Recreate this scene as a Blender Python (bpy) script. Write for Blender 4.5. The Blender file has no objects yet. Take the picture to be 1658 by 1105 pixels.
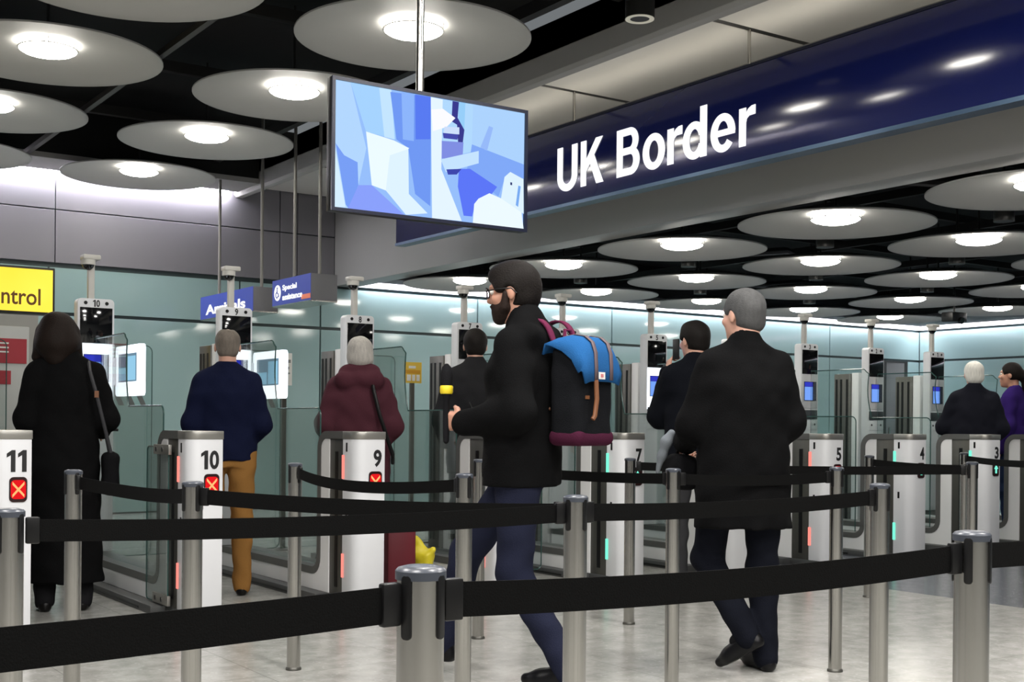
import bpy, bmesh, math, random
import numpy as np
from mathutils import Vector, Matrix
SC = bpy.context.scene
COL = SC.collection
PI = math.pi
R = math.radians

# ------------------------------------------------------------------ camera
CAM_H, YAW, ROLL, FPX, HORIZON = 1.14, 34.3, 0.5, 2020.0, 688.0
cam_data = bpy.data.cameras.new('camera')
cam = bpy.data.objects.new('camera', cam_data)
COL.objects.link(cam)
_a = R(YAW); _t = R(ROLL)
_f = Vector((math.sin(_a), math.cos(_a), 0)); _r = Vector((math.cos(_a), -math.sin(_a), 0)); _u = Vector((0, 0, 1))
_r2 = _r*math.cos(_t) + _u*math.sin(_t); _u2 = -_r*math.sin(_t) + _u*math.cos(_t)
cam.matrix_world = Matrix(((_r2.x, _u2.x, -_f.x, 0), (_r2.y, _u2.y, -_f.y, 0), (_r2.z, _u2.z, -_f.z, CAM_H), (0, 0, 0, 1)))
cam_data.sensor_fit = 'HORIZONTAL'
cam_data.sensor_width = 36.0
cam_data.lens = 36.0*FPX/1658.0
cam_data.shift_y = (HORIZON - 552.5)/1658.0
cam_data.clip_start = 0.05
SC.camera = cam

# ------------------------------------------------------------------ world, exposure
world = bpy.data.worlds.new('world'); SC.world = world; world.use_nodes = True
world.node_tree.nodes['Background'].inputs[0].default_value = (0.8, 0.86, 0.9, 1)
world.node_tree.nodes['Background'].inputs[1].default_value = 0.2
SC.view_settings.view_transform = 'Standard'
SC.view_settings.look = 'None'
SC.view_settings.exposure = 0.0
SC.view_settings.gamma = 1.0
SC.view_settings.use_curve_mapping = False
SC.cycles.use_denoising = True
SC.cycles.max_bounces = 8
SC.cycles.transparent_max_bounces = 20
SC.cycles.sample_clamp_indirect = 6.0

def area_light(name, loc, size, power, col=(1, 0.97, 0.93)):   # unseen lamps behind and beside the camera, added to light the hall
    l = bpy.data.lights.new(name, 'AREA'); l.shape = 'DISK'; l.size = size; l.energy = power; l.color = col
    o = bpy.data.objects.new(name, l); COL.objects.link(o); o.location = loc
    return o
for ix, x in enumerate((-1.6, 0.45, 2.5, 4.55)):
    for iy, y in enumerate((-2.3, -0.25, 1.8, 3.8)):
        area_light('added_ceiling_light', (x, y, 3.95), 0.5, 62)
LAMP = 36.0            # glow of the dish lamps
WASH = 46.0            # glow of the strip lamps washing the back wall

# ------------------------------------------------------------------ materials
def s2l(c):
    return tuple((v/255/12.92 if v/255 <= 0.04045 else ((v/255+0.055)/1.055)**2.4) for v in c)
MATS = {}
def mat(name, col, rough=0.5, metal=0.0, emit=0.0, noise=0.0, nscale=8.0, bump=0.0, bscale=60.0, spec=0.5, coat=0.0, aniso=None):
    """procedural principled material; col in sRGB 0-255"""
    if name in MATS: return MATS[name]
    m = bpy.data.materials.new(name); m.use_nodes = True; MATS[name] = m
    nt = m.node_tree; b = nt.nodes['Principled BSDF']; c = s2l(col)
    b.inputs['Base Color'].default_value = (*c, 1)
    b.inputs['Roughness'].default_value = rough
    b.inputs['Metallic'].default_value = metal
    b.inputs['Specular IOR Level'].default_value = spec
    b.inputs['Coat Weight'].default_value = coat
    if emit:
        b.inputs['Emission Color'].default_value = (*c, 1); b.inputs['Emission Strength'].default_value = emit
    if noise or bump:
        tc = nt.nodes.new('ShaderNodeTexCoord')
    if noise:
        n = nt.nodes.new('ShaderNodeTexNoise'); n.inputs['Scale'].default_value = nscale; n.inputs['Detail'].default_value = 4
        if aniso:
            mp = nt.nodes.new('ShaderNodeMapping'); mp.inputs['Scale'].default_value = aniso
            nt.links.new(tc.outputs['Object'], mp.inputs[0]); nt.links.new(mp.outputs[0], n.inputs['Vector'])
        else:
            nt.links.new(tc.outputs['Object'], n.inputs['Vector'])
        r = nt.nodes.new('ShaderNodeMix'); r.data_type = 'RGBA'
        r.inputs[6].default_value = (*[v*(1-noise) for v in c], 1); r.inputs[7].default_value = (*[min(1, v*(1+noise)) for v in c], 1)
        nt.links.new(n.outputs['Fac'], r.inputs[0]); nt.links.new(r.outputs[2], b.inputs['Base Color'])
    if bump:
        n2 = nt.nodes.new('ShaderNodeTexNoise'); n2.inputs['Scale'].default_value = bscale; n2.inputs['Detail'].default_value = 3
        nt.links.new(tc.outputs['Object'], n2.inputs['Vector'])
        bp = nt.nodes.new('ShaderNodeBump'); bp.inputs['Strength'].default_value = bump; bp.inputs['Distance'].default_value = 0.01
        nt.links.new(n2.outputs['Fac'], bp.inputs['Height']); nt.links.new(bp.outputs[0], b.inputs['Normal'])
    return m
def emis(name, col, strength):
    if name in MATS: return MATS[name]
    m = bpy.data.materials.new(name); m.use_nodes = True; MATS[name] = m
    nt = m.node_tree; nt.nodes.clear()
    e = nt.nodes.new('ShaderNodeEmission'); e.inputs[0].default_value = (*s2l(col), 1); e.inputs[1].default_value = strength
    o = nt.nodes.new('ShaderNodeOutputMaterial'); nt.links.new(e.outputs[0], o.inputs[0])
    return m
def glass(name, tint, rough=0.02, gloss=0.5):
    """thin sheet: tinted see-through with a fresnel shine"""
    if name in MATS: return MATS[name]
    m = bpy.data.materials.new(name); m.use_nodes = True; MATS[name] = m
    nt = m.node_tree; nt.nodes.clear()
    t = nt.nodes.new('ShaderNodeBsdfTransparent'); t.inputs[0].default_value = (*tint, 1)
    g = nt.nodes.new('ShaderNodeBsdfGlossy'); g.inputs['Roughness'].default_value = rough
    fr = nt.nodes.new('ShaderNodeFresnel'); fr.inputs[0].default_value = 1.45
    mu = nt.nodes.new('ShaderNodeMath'); mu.operation = 'MULTIPLY'; mu.inputs[1].default_value = gloss
    mx = nt.nodes.new('ShaderNodeMixShader'); o = nt.nodes.new('ShaderNodeOutputMaterial')
    nt.links.new(fr.outputs[0], mu.inputs[0]); nt.links.new(mu.outputs[0], mx.inputs[0])
    nt.links.new(t.outputs[0], mx.inputs[1]); nt.links.new(g.outputs[0], mx.inputs[2]); nt.links.new(mx.outputs[0], o.inputs[0])
    return m

M_white = mat('white_shell', (232, 232, 232), 0.35, noise=0.03, nscale=3)
M_panel = mat('white_plastic', (228, 229, 232), 0.4, noise=0.02)
M_steel = mat('brushed_steel', (186, 184, 179), 0.24, 1.0, noise=0.14, nscale=70, aniso=(1, 1, 0.03))
M_capsteel = mat('cap_steel', (168, 166, 160), 0.38, 0.75, noise=0.08, nscale=40, aniso=(0.05, 1, 1))
M_darksteel = mat('dark_steel', (96, 95, 90), 0.42, 0.7, noise=0.1, nscale=30, aniso=(1, 1, 0.03))
M_trim = mat('grey_trim', (98, 98, 96), 0.45, 0.3, noise=0.05)
M_kick = mat('dark_kick_plate', (84, 85, 85), 0.45, 0.4, noise=0.06)
M_black = mat('black_plastic', (15, 15, 16), 0.4, noise=0.1, spec=0.3)
M_belt = mat('black_webbing', (11, 11, 11), 0.8, bump=0.25, bscale=400, spec=0.08)
M_blackglass = mat('black_glass', (14, 15, 17), 0.07, spec=0.6)
M_glass = glass('clear_glass', (0.925, 0.962, 0.955))
M_glass2 = glass('flap_glass', (0.93, 0.962, 0.957))
M_gedge = mat('glass_edge', (50, 82, 78), 0.2, noise=0.05)
M_letter = mat('black_lettering', (28, 28, 30), 0.5, noise=0.05)
M_whiteletter = emis('lit_white_lettering', (255, 255, 255), 1.15)
M_red = emis('red_indicator', (255, 140, 128), 1.2)
M_green = emis('green_indicator', (125, 248, 216), 1.1)
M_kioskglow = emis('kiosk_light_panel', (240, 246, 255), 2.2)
M_lamp = emis('lamp_diffuser', (255, 250, 240), LAMP)
M_lampside = emis('lamp_side', (255, 250, 240), LAMP*0.35)
M_wash = emis('wash_strip', (250, 246, 255), WASH)
M_disc = mat('dish_white', (182, 182, 179), 0.65, noise=0.02)
M_dark = mat('dark_metal', (44, 44, 43), 0.5, 0.2, noise=0.2, nscale=3)

# ------------------------------------------------------------------ mesh helpers
class MB:
    def __init__(self): self.v = []; self.f = []; self.mi = []; self.cur = 0
    def add(self, vs, fs):
        o = len(self.v); self.v += [tuple(p) for p in vs]
        for f in fs: self.f.append([i+o for i in f]); self.mi.append(self.cur)
        return self
    def box(self, x0, x1, y0, y1, z0, z1):
        vs = [(x, y, z) for z in (z0, z1) for y in (y0, y1) for x in (x0, x1)]
        return self.add(vs, [(0, 2, 3, 1), (4, 5, 7, 6), (0, 1, 5, 4), (2, 6, 7, 3), (0, 4, 6, 2), (1, 3, 7, 5)])
    def cyl(self, p0, p1, r0, r1=None, n=20, caps=True):
        r1 = r0 if r1 is None else r1
        p0 = Vector(p0); p1 = Vector(p1); d = (p1-p0).normalized()
        a = Vector((0, 0, 1)) if abs(d.z) < 0.9 else Vector((1, 0, 0))
        e1 = d.cross(a).normalized(); e2 = d.cross(e1)
        vs = []
        for p, r in ((p0, r0), (p1, r1)):
            for i in range(n):
                t = 2*PI*i/n; vs.append(p + e1*(r*math.cos(t)) + e2*(r*math.sin(t)))
        fs = [(i, i+n, (i+1) % n+n, (i+1) % n) for i in range(n)]
        if caps: fs += [tuple(range(n)), tuple(range(2*n-1, n-1, -1))]
        return self.add(vs, fs)
    def tube(self, pts, r, n=10):
        pts = [Vector(p) for p in pts]; vs = []; fs = []; prev = None
        for i, p in enumerate(pts):
            d = (pts[min(i+1, len(pts)-1)] - pts[max(i-1, 0)]).normalized()
            if prev is None:
                a = Vector((0, 0, 1)) if abs(d.z) < 0.9 else Vector((1, 0, 0)); e1 = d.cross(a).normalized()
            else: e1 = (prev - d*prev.dot(d)).normalized()
            prev = e1; e2 = d.cross(e1); rr = r[i] if isinstance(r, (list, tuple)) else r
            for k in range(n): vs.append(p + e1*(rr*math.cos(2*PI*k/n)) + e2*(rr*math.sin(2*PI*k/n)))
        m = len(pts)
        for i in range(m-1):
            for k in range(n): fs.append((i*n+k, i*n+(k+1) % n, (i+1)*n+(k+1) % n, (i+1)*n+k))
        fs += [tuple(range(n-1, -1, -1)), tuple(range((m-1)*n, m*n))]
        return self.add(vs, fs)
    def prism(self, poly, ax, a, b):
        """poly of 2D points; ax='x': (y,z) poly extruded over x; 'y': (x,z); 'z': (x,y)"""
        n = len(poly)
        def P(q, h): return (h, q[0], q[1]) if ax == 'x' else ((q[0], h, q[1]) if ax == 'y' else (q[0], q[1], h))
        vs = [P(q, a) for q in poly] + [P(q, b) for q in poly]
        fs = [tuple(range(n-1, -1, -1)), tuple(range(n, 2*n))] + [(i, (i+1) % n, (i+1) % n+n, i+n) for i in range(n)]
        return self.add(vs, fs)
    def band(self, path, t, ax, a, b):
        """a strip of thickness t along a 2D path (to its left), extruded"""
        n = len(path); out = []
        for i in range(n):
            d = Vector(path[min(i+1, n-1)]) - Vector(path[max(i-1, 0)]); d.normalize()
            out.append((path[i][0] - d.y*t, path[i][1] + d.x*t))
        def P(q, h): return (h, q[0], q[1]) if ax == 'x' else ((q[0], h, q[1]) if ax == 'y' else (q[0], q[1], h))
        vs = [P(q, a) for q in path] + [P(q, a) for q in out] + [P(q, b) for q in path] + [P(q, b) for q in out]
        fs = []
        for i in range(n-1):
            fs += [(i, i+1, n+i+1, n+i), (2*n+i+1, 2*n+i, 3*n+i, 3*n+i+1), (i+1, i, 2*n+i, 2*n+i+1), (n+i, n+i+1, 3*n+i+1, 3*n+i)]
        fs += [(0, n, 3*n, 2*n), (n-1, 3*n-1, 4*n-1, 2*n-1)]
        return self.add(vs, fs)
    def lathe(self, prof, n=40, c=(0, 0)):
        vs = []; fs = []; m = len(prof)
        for r, z in prof:
            for k in range(n): vs.append((c[0]+r*math.cos(2*PI*k/n), c[1]+r*math.sin(2*PI*k/n), z))
        for i in range(m-1):
            for k in range(n): fs.append((i*n+k, i*n+(k+1) % n, (i+1)*n+(k+1) % n, (i+1)*n+k))
        if prof[0][0] > 0: fs.append(tuple(range(n-1, -1, -1)))
        if prof[-1][0] > 0: fs.append(tuple(range((m-1)*n, m*n)))
        return self.add(vs, fs)
    def xf(self, M):
        self.v = [tuple(M @ Vector(p)) for p in self.v]; return self
    def mesh(self, name, mats, bevel=0.0, smooth=True, ang=35, seg=2):
        me = bpy.data.meshes.new(name); me.from_pydata(self.v, [], self.f)
        if not isinstance(mats, (list, tuple)): mats = [mats]
        for m in mats: me.materials.append(m)
        if len(mats) > 1: me.polygons.foreach_set('material_index', self.mi)
        bm = bmesh.new(); bm.from_mesh(me)
        bmesh.ops.remove_doubles(bm, verts=bm.verts, dist=1e-5)
        bmesh.ops.recalc_face_normals(bm, faces=bm.faces)
        if bevel:
            es = [e for e in bm.edges if len(e.link_faces) == 2 and e.calc_face_angle(0) > R(30)]
            bmesh.ops.bevel(bm, geom=es, offset=bevel, segments=seg, affect='EDGES', clamp_overlap=True, profile=0.5)
        bm.to_mesh(me); bm.free()
        if smooth:
            me.shade_smooth(); me.set_sharp_from_angle(angle=R(ang))
        me.update(); return me
    def build(self, name, mats, parent=None, **k):
        return link(name, self.mesh(name, mats, **k), parent)
def link(name, me, parent=None):
    o = bpy.data.objects.new(name, me); COL.objects.link(o)
    if parent is not None: o.parent = parent
    return o
def empty(name, loc=(0, 0, 0), rz=0.0):
    o = bpy.data.objects.new(name, None); COL.objects.link(o); o.location = loc; o.rotation_euler = (0, 0, rz)
    o.empty_display_size = 0.2
    return o
def tag(o, label, cat, group=None):
    o['label'] = label; o['category'] = cat
    if group: o['group'] = group
    return o
def struct(o):
    o['kind'] = 'structure'; return o
def copy_tree(o, parent=None):
    c = o.copy(); COL.objects.link(c)
    if parent is not None: c.parent = parent
    for ch in list(o.children): copy_tree(ch, c)
    return c
def arc(cx, cy, r, a0, a1, n=7):
    return [(cx+r*math.cos(R(a0+(a1-a0)*i/n)), cy+r*math.sin(R(a0+(a1-a0)*i/n))) for i in range(n+1)]
def rrect(x0, x1, y0, y1, r, n=5):
    return arc(x1-r, y0+r, r, -90, 0, n) + arc(x1-r, y1-r, r, 0, 90, n) + arc(x0+r, y1-r, r, 90, 180, n) + arc(x0+r, y0+r, r, 180, 270, n)
_fonts = {}
def text_mb(s, w, h, depth=0.002, bold=0.02):
    """lettering w wide and h tall in the local XY plane, lower left at the origin"""
    cu = bpy.data.curves.new('lettering', 'FONT'); cu.body = s; cu.size = 1.0; cu.offset = bold; cu.extrude = 0.0; cu.resolution_u = 4
    ob = bpy.data.objects.new('lettering', cu); COL.objects.link(ob)
    bpy.context.view_layer.update()
    me = bpy.data.meshes.new_from_object(ob.evaluated_get(bpy.context.evaluated_depsgraph_get()))
    bpy.data.objects.remove(ob)
    vs = np.array([v.co[:] for v in me.vertices]); fs = [tuple(p.vertices) for p in me.polygons]
    lo = vs.min(0); hi = vs.max(0)
    vs[:, 0] = (vs[:, 0]-lo[0])/(hi[0]-lo[0])*w; vs[:, 1] = (vs[:, 1]-lo[1])/(hi[1]-lo[1])*h
    bm = bmesh.new(); bv = [bm.verts.new(v) for v in vs]
    for f in fs:
        try: bm.faces.new([bv[i] for i in f])
        except ValueError: pass
    bmesh.ops.remove_doubles(bm, verts=bm.verts, dist=1e-5)
    g = bmesh.ops.extrude_face_region(bm, geom=bm.faces[:])
    bmesh.ops.translate(bm, verts=[e for e in g['geom'] if isinstance(e, bmesh.types.BMVert)], vec=(0, 0, depth))
    bm.verts.index_update()
    mb = MB(); mb.add([v.co[:] for v in bm.verts], [[v.index for v in f.verts] for f in bm.faces]); bm.free()
    bpy.data.meshes.remove(me)
    return mb
def digits(num, h, depth, M, m, parent):
    """each digit a mesh of its own, right-aligned so that the number ends at x = 0"""
    w1, gap = 0.52*h, 0.07*h; x = 0.0
    for ch in reversed(num):
        if ch == '1':
            p = [(0.20, 0), (0.40, 0), (0.40, 1), (0.24, 1), (0.02, 0.84), (0.02, 0.66), (0.20, 0.77)]
            w = 0.42*h; mb = MB().prism([(a*h, b*h) for a, b in p], 'z', 0, depth)
        else:
            w = w1; mb = text_mb(ch, w, h, depth, 0.03)
        x -= w; mb.xf(M @ Matrix.Translation((x, 0, 0)) @ Matrix.Identity(4)); x -= gap
        mb.build('digit', m, parent, smooth=False)
def glyph(ch):
    """bold condensed sans letter: list of 2D polygons and its width, cap height 1"""
    def ring(cx, cy, ax, ay, bx, by, a0, a1, n=20):
        A = [R(a0+(a1-a0)*i/n) for i in range(n+1)]
        return [(cx+ax*math.cos(a), cy+ay*math.sin(a)) for a in A] + [(cx+bx*math.cos(a), cy+by*math.sin(a)) for a in reversed(A)]
    rc = lambda x0, x1, y0, y1: [(x0, y0), (x1, y0), (x1, y1), (x0, y1)]
    if ch == 'U': return [rc(0, .18, .32, 1), rc(.50, .68, .32, 1), ring(.34, .325, .34, .34, .16, .175, 180, 360)], .68
    if ch == 'K': return [rc(0, .18, 0, 1), [(.18, .31), (.73, 1), (.51, 1), (.18, .57)], [(.29, .53), (.53, 0), (.76, 0), (.43, .68)]], .75
    if ch == 'B': return [rc(0, .18, 0, 1), rc(.18, .41, .845, 1), rc(.18, .41, .44, .59), rc(.18, .43, 0, .155), ring(.40, .72, .25, .28, .085, .13, -90, 90), ring(.42, .295, .27, .295, .09, .14, -90, 90)], .69
    if ch == 'o': return [ring(.31, .36, .31, .375, .135, .225, 0, 181, 20), ring(.31, .36, .31, .375, .135, .225, 180, 360.5, 20)], .62
    if ch == 'd': return [rc(.45, .62, 0, 1), ring(.30, .36, .30, .375, .13, .225, 20, 340, 32)], .62
    if ch == 'e': return [ring(.31, .36, .31, .375, .14, .23, 0, 322, 32), rc(.14, .615, .30, .42)], .62
    return [rc(0, .17, 0, .72), [(.16, .40), (.19, .51), (.25, .555), (.40, .56), (.40, .735), (.31, .73), (.23, .69), (.16, .60)]], .40
FACE_NEGY = Matrix(((1, 0, 0, 0), (0, 0, -1, 0), (0, 1, 0, 0), (0, 0, 0, 1)))           # local XY text -> faces -Y
FACE_NEGX = Matrix(((0, 0, -1, 0), (-1, 0, 0, 0), (0, 1, 0, 0), (0, 0, 0, 1)))          # local XY text -> faces -X
ORD = ['first', 'second', 'third', 'fourth', 'fifth', 'sixth', 'seventh', 'eighth', 'ninth', 'tenth', 'eleventh']
# ------------------------------------------------------------------ the setting
YW, XR, ZT = 15.4, 19.95, 3.0
# floor: pale polished terrazzo with faint joints, and a dark stone field to the right
def floor_mat(name, c1, c2, joint):
    m = bpy.data.materials.new(name); m.use_nodes = True; nt = m.node_tree; b = nt.nodes['Principled BSDF']
    tc = nt.nodes.new('ShaderNodeTexCoord')
    n = nt.nodes.new('ShaderNodeTexNoise'); n.inputs['Scale'].default_value = 9; n.inputs['Detail'].default_value = 8; n.inputs['Roughness'].default_value = 0.7
    v = nt.nodes.new('ShaderNodeTexVoronoi'); v.inputs['Scale'].default_value = 26
    rp = nt.nodes.new('ShaderNodeValToRGB'); rp.color_ramp.elements[0].position = 0.35; rp.color_ramp.elements[0].color = (*s2l(c1), 1)
    rp.color_ramp.elements[1].position = 0.65; rp.color_ramp.elements[1].color = (*s2l(c2), 1)
    vr = nt.nodes.new('ShaderNodeValToRGB'); vr.color_ramp.elements[0].position = 0.10; vr.color_ramp.elements[0].color = (1, 1, 1, 1)
    vr.color_ramp.elements[1].position = 0.2; vr.color_ramp.elements[1].color = (0, 0, 0, 1)
    mx = nt.nodes.new('ShaderNodeMix'); mx.data_type = 'RGBA'; mx.blend_type = 'ADD'; mx.inputs[0].default_value = 0.12
    bk = nt.nodes.new('ShaderNodeTexBrick'); bk.offset = 0.0; bk.inputs['Scale'].default_value = 1.0
    bk.inputs['Mortar Size'].default_value = 0.0025; bk.inputs['Brick Width'].default_value = 0.75; bk.inputs['Row Height'].default_value = 0.75
    bk.inputs['Color1'].default_value = (1, 1, 1, 1); bk.inputs['Color2'].default_value = (0.93, 0.93, 0.93, 1); bk.inputs['Mortar'].default_value = (joint, joint, joint, 1)
    mu = nt.nodes.new('ShaderNodeMix'); mu.data_type = 'RGBA'; mu.blend_type = 'MULTIPLY'; mu.inputs[0].default_value = 1.0
    for t in (n, v, bk): nt.links.new(tc.outputs['Object'], t.inputs['Vector'])
    nt.links.new(n.outputs['Fac'], rp.inputs[0]); nt.links.new(v.outputs['Distance'], vr.inputs[0])
    nt.links.new(rp.outputs[0], mx.inputs[6]); nt.links.new(vr.outputs[0], mx.inputs[7])
    nt.links.new(mx.outputs[2], mu.inputs[6]); nt.links.new(bk.outputs['Color'], mu.inputs[7])
    nt.links.new(mu.outputs[2], b.inputs['Base Color'])
    rr = nt.nodes.new('ShaderNodeMapRange'); rr.inputs[3].default_value = 0.14; rr.inputs[4].default_value = 0.30
    nt.links.new(n.outputs['Fac'], rr.inputs[0]); nt.links.new(rr.outputs[0], b.inputs['Roughness'])
    b.inputs['Specular IOR Level'].default_value = 0.5
    return m
M_floor = floor_mat('terrazzo', (154, 153, 148), (180, 179, 174), 0.62)
M_floor2 = floor_mat('dark_stone', (88, 92, 100), (106, 110, 118), 0.7)
struct(MB().box(-7, 7.17, -7, YW+0.3, -0.1, 0).build('floor', M_floor))
struct(MB().box(7.17, XR+0.3, -7, YW+0.3, -0.1, 0).build('floor', M_floor2))

# back wall: teal back-painted glass below, grey metal panels above on the high side
M_teal = mat('teal_glass_panel', (154, 182, 182), 0.07, spec=0.55, noise=0.03, nscale=0.6)
M_gap = mat('panel_gap', (56, 70, 72), 0.5, noise=0.05)
M_greypanel = mat('grey_wall_panel', (132, 130, 137), 0.5, 0.15, noise=0.04, nscale=1.2)
M_greygap = mat('dark_panel_gap', (70, 69, 73), 0.6, noise=0.05)
M_board = mat('grey_plasterboard', (172, 171, 168), 0.75, noise=0.03)
M_bulk = mat('grey_bulkhead_panel', (176, 176, 174), 0.45, 0.25, noise=0.04, nscale=1.0)
M_soffit = mat('soffit_metal', (232, 230, 224), 0.33, 0.0, noise=0.04, nscale=1.4)
M_void = mat('black_ceiling_void', (20, 20, 19), 0.8, noise=0.3, nscale=1.5)
M_strut = mat('black_strut', (40, 39, 37), 0.6, 0.2, noise=0.2, nscale=4)
M_rail = mat('grey_rail', (74, 70, 64), 0.5, 0.4, noise=0.1)
ZS = 2.42
w = struct(MB().box(-7, XR+0.3, YW+0.02, YW+0.3, 0, 4.8).build('wall_back', M_gap))
w = MB(); w.cur = 0
xs = [-7, -4.3, -1.6, 1.1, 3.8, 6.2, 7.35] + [7.35+2.52*i for i in range(1, 5)] + [XR]
for i in range(len(xs)-1):
    for z0, z1 in ((0.02, ZS-0.02), (ZS+0.02, ZT-0.03)):
        w.box(xs[i]+0.012, xs[i+1]-0.012, YW-0.015, YW+0.02, z0, z1)
struct(w.build('wall_back', M_teal, bevel=0.002, seg=1))
w = MB()
for i in range(6):
    x0, x1 = -7+i*2.43, -7+(i+1)*2.43
    x0, x1 = [-7, -4.3, -1.0, 3.87, 6.75, 7.0][i] if i < 6 else 0, [-4.3, -1.0, 3.87, 6.75, 7.0, 7.55][i]
    for z0, z1 in ((ZT+0.03, 3.655), (3.67, 4.35)):
        w.box(x0+0.006, x1-0.006, YW-0.02, YW+0.02, z0, z1)
struct(w.build('wall_back', M_greypanel, bevel=0.002, seg=1))
M_whiteband = mat('white_wall_band', (225, 222, 228), 0.6, noise=0.02)
struct(MB().box(7.85, XR, YW-0.02, YW+0.02, ZT+0.015, ZT+0.115).build('trim_1', M_whiteband))
struct(MB().box(XR-0.02, XR+0.02, -7, YW, ZT+0.015, ZT+0.115).build('trim_2', M_whiteband))
w = MB()
for i in range(8):
    for z0, z1 in ((0.02, ZS-0.02), (ZS+0.02, ZT-0.03)):
        w.box(XR-0.015, XR+0.02, YW-0.02-2.6*(i+1)+0.012, YW-0.02-2.6*i-0.012, z0, z1)
struct(w.build('wall_right', M_teal, bevel=0.002, seg=1))
struct(MB().box(XR+0.02, XR+0.3, -7, YW+0.3, 0, 4.8).build('wall_right', M_gap))
M_hallwall = mat('pale_hall_wall', (150, 152, 152), 0.6, noise=0.04)
struct(MB().box(-7.3, -7, -7, YW+0.3, 0, 4.8).build('wall_left', M_hallwall))
struct(MB().box(-7.3, XR+0.3, -7.3, -7, 0, 4.8).build('wall_front', M_hallwall))
# ceilings: black voids with struts, pale margins along the walls
struct(MB().box(-7.3, 6.2, -7.3, YW+0.3, 4.75, 4.85).build('ceiling', M_void))
struct(MB().box(7.7, XR+0.3, -7.3, YW+0.3, 3.62, 3.72).build('ceiling', M_void))
struct(MB().box(-7, 6.1, 14.55, YW-0.16, 4.10, 4.16).build('ceiling', M_board))
struct(MB().box(-7, 6.1, 14.56, 14.62, 4.16, 4.76).build('ceiling', M_void))
M_dboard = mat('dark_grey_board', (92, 92, 93), 0.7, noise=0.04)
struct(MB().box(7.85, XR-0.16, 14.75, YW-0.16, ZT+0.075, ZT+0.135).build('ceiling', M_dboard))
struct(MB().box(7.85, 18.3, 14.76, 14.82, ZT+0.135, 3.63).box(18.22, 18.28, -7, 14.76, ZT+0.135, 3.63).build('ceiling', M_void))
struct(MB().box(18.2, XR-0.16, -7, 14.75, ZT+0.075, ZT+0.135).build('ceiling', M_dboard))
w = MB()
for x in (-3.0, -0.85, 1.2, 5.55): w.box(x-0.04, x+0.04, -7, 14.55, 4.30, 4.40)
for y in range(-6, 15, 2): w.box(-7, 6.1, y-0.55, y-0.47, 4.42, 4.52)
struct(w.build('trim_3', M_strut))
struct(MB().box(3.22, 3.27, -7, 14.55, 4.02, 4.07).build('trim_4', M_rail))
random.seed(4)
w = MB()
for x in (9.6, 11.75, 13.8, 15.9, 17.9): w.box(x-0.03, x+0.03, -7, 14.75, 3.30, 3.38)
for y in (4.5, 6.5, 8.55, 10.6, 12.6, 14.6): w.box(7.85, 18.2, y-0.03, y+0.03, 3.40, 3.48)
struct(w.build('trim_5', M_strut))
w = MB()
for x0, x1, y, z in ((8.0, 9.8, 6.55, 3.2), (8.2, 10.2, 12.6, 3.15), (9.4, 12.4, 10.7, 3.22), (11.5, 15, 12.65, 3.18)):
    w.tube([(x0+(x1-x0)*i/5, y+0.12*math.sin(i*1.7), z+0.05*math.cos(i*2.1)) for i in range(6)], 0.045, 8)
struct(w.build('trim_6', mat('ceiling_duct', (84, 84, 82), 0.4, 0.5, noise=0.2)))
# the bulkhead with its soffit and lip
struct(MB().box(7.55, 7.85, -7, YW-0.02, ZT, 4.25).build('ceiling', M_bulk, bevel=0.006))
w = MB()
ys = [-7, -4.23, -2.0, 0.23, 2.46, 4.69, 6.92, 9.15, 11.38, 13.61, YW-0.02]
for i in range(len(ys)-1): w.box(6.25, 7.54, ys[i]+0.035, ys[i+1]-0.035, 4.2, 4.24)
struct(w.build('ceiling', M_soffit, bevel=0.003, seg=1))
struct(MB().box(6.1, 7.56, -7, YW, 4.25, 4.5).build('ceiling', M_dark))
struct(MB().prism([(6.10, 4.5), (6.10, 4.08), (6.13, 4.05), (6.22, 4.05), (6.25, 4.2), (6.25, 4.5)], 'y', -7, YW-0.02).build('trim_7', M_board, bevel=0.004))
w = MB()
for y in ys[1:-1]: w.box(6.26, 7.54, y-0.035, y+0.035, 4.205, 4.245)
struct(w.build('trim_8', M_dark))
# strip lamps hidden in the slots at the wall heads
struct(MB().box(-7, 6.0, YW-0.11, YW-0.06, 4.10, 4.13).build('trim_9', emis('wash_strip_high', (250, 246, 255), WASH*2.5)))
struct(MB().box(7.9, XR-0.1, YW-0.13, YW-0.06, ZT+0.115, ZT+0.14).build('trim_10', M_wash))
struct(MB().box(XR-0.13, XR-0.06, -7, YW-0.15, ZT+0.115, ZT+0.14).build('trim_11', M_wash))
# grey service door in the back wall
d = MB().box(18.95, 19.48, YW-0.04, YW-0.014, 0, 2.37); d = struct(d.build('door_1', mat('grey_door', (120, 120, 120), 0.5, noise=0.05)))
MB().box(18.88, 18.95, YW-0.05, YW-0.014, 0, 2.40).box(19.48, 19.56, YW-0.05, YW-0.014, 0, 2.40).box(18.95, 19.48, YW-0.05, YW-0.014, 2.37, 2.40).build('door_frame', M_dark, d)
MB().box(19.02, 19.05, YW-0.07, YW-0.04, 0.95, 1.15).build('door_handle', M_steel, d)

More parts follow.
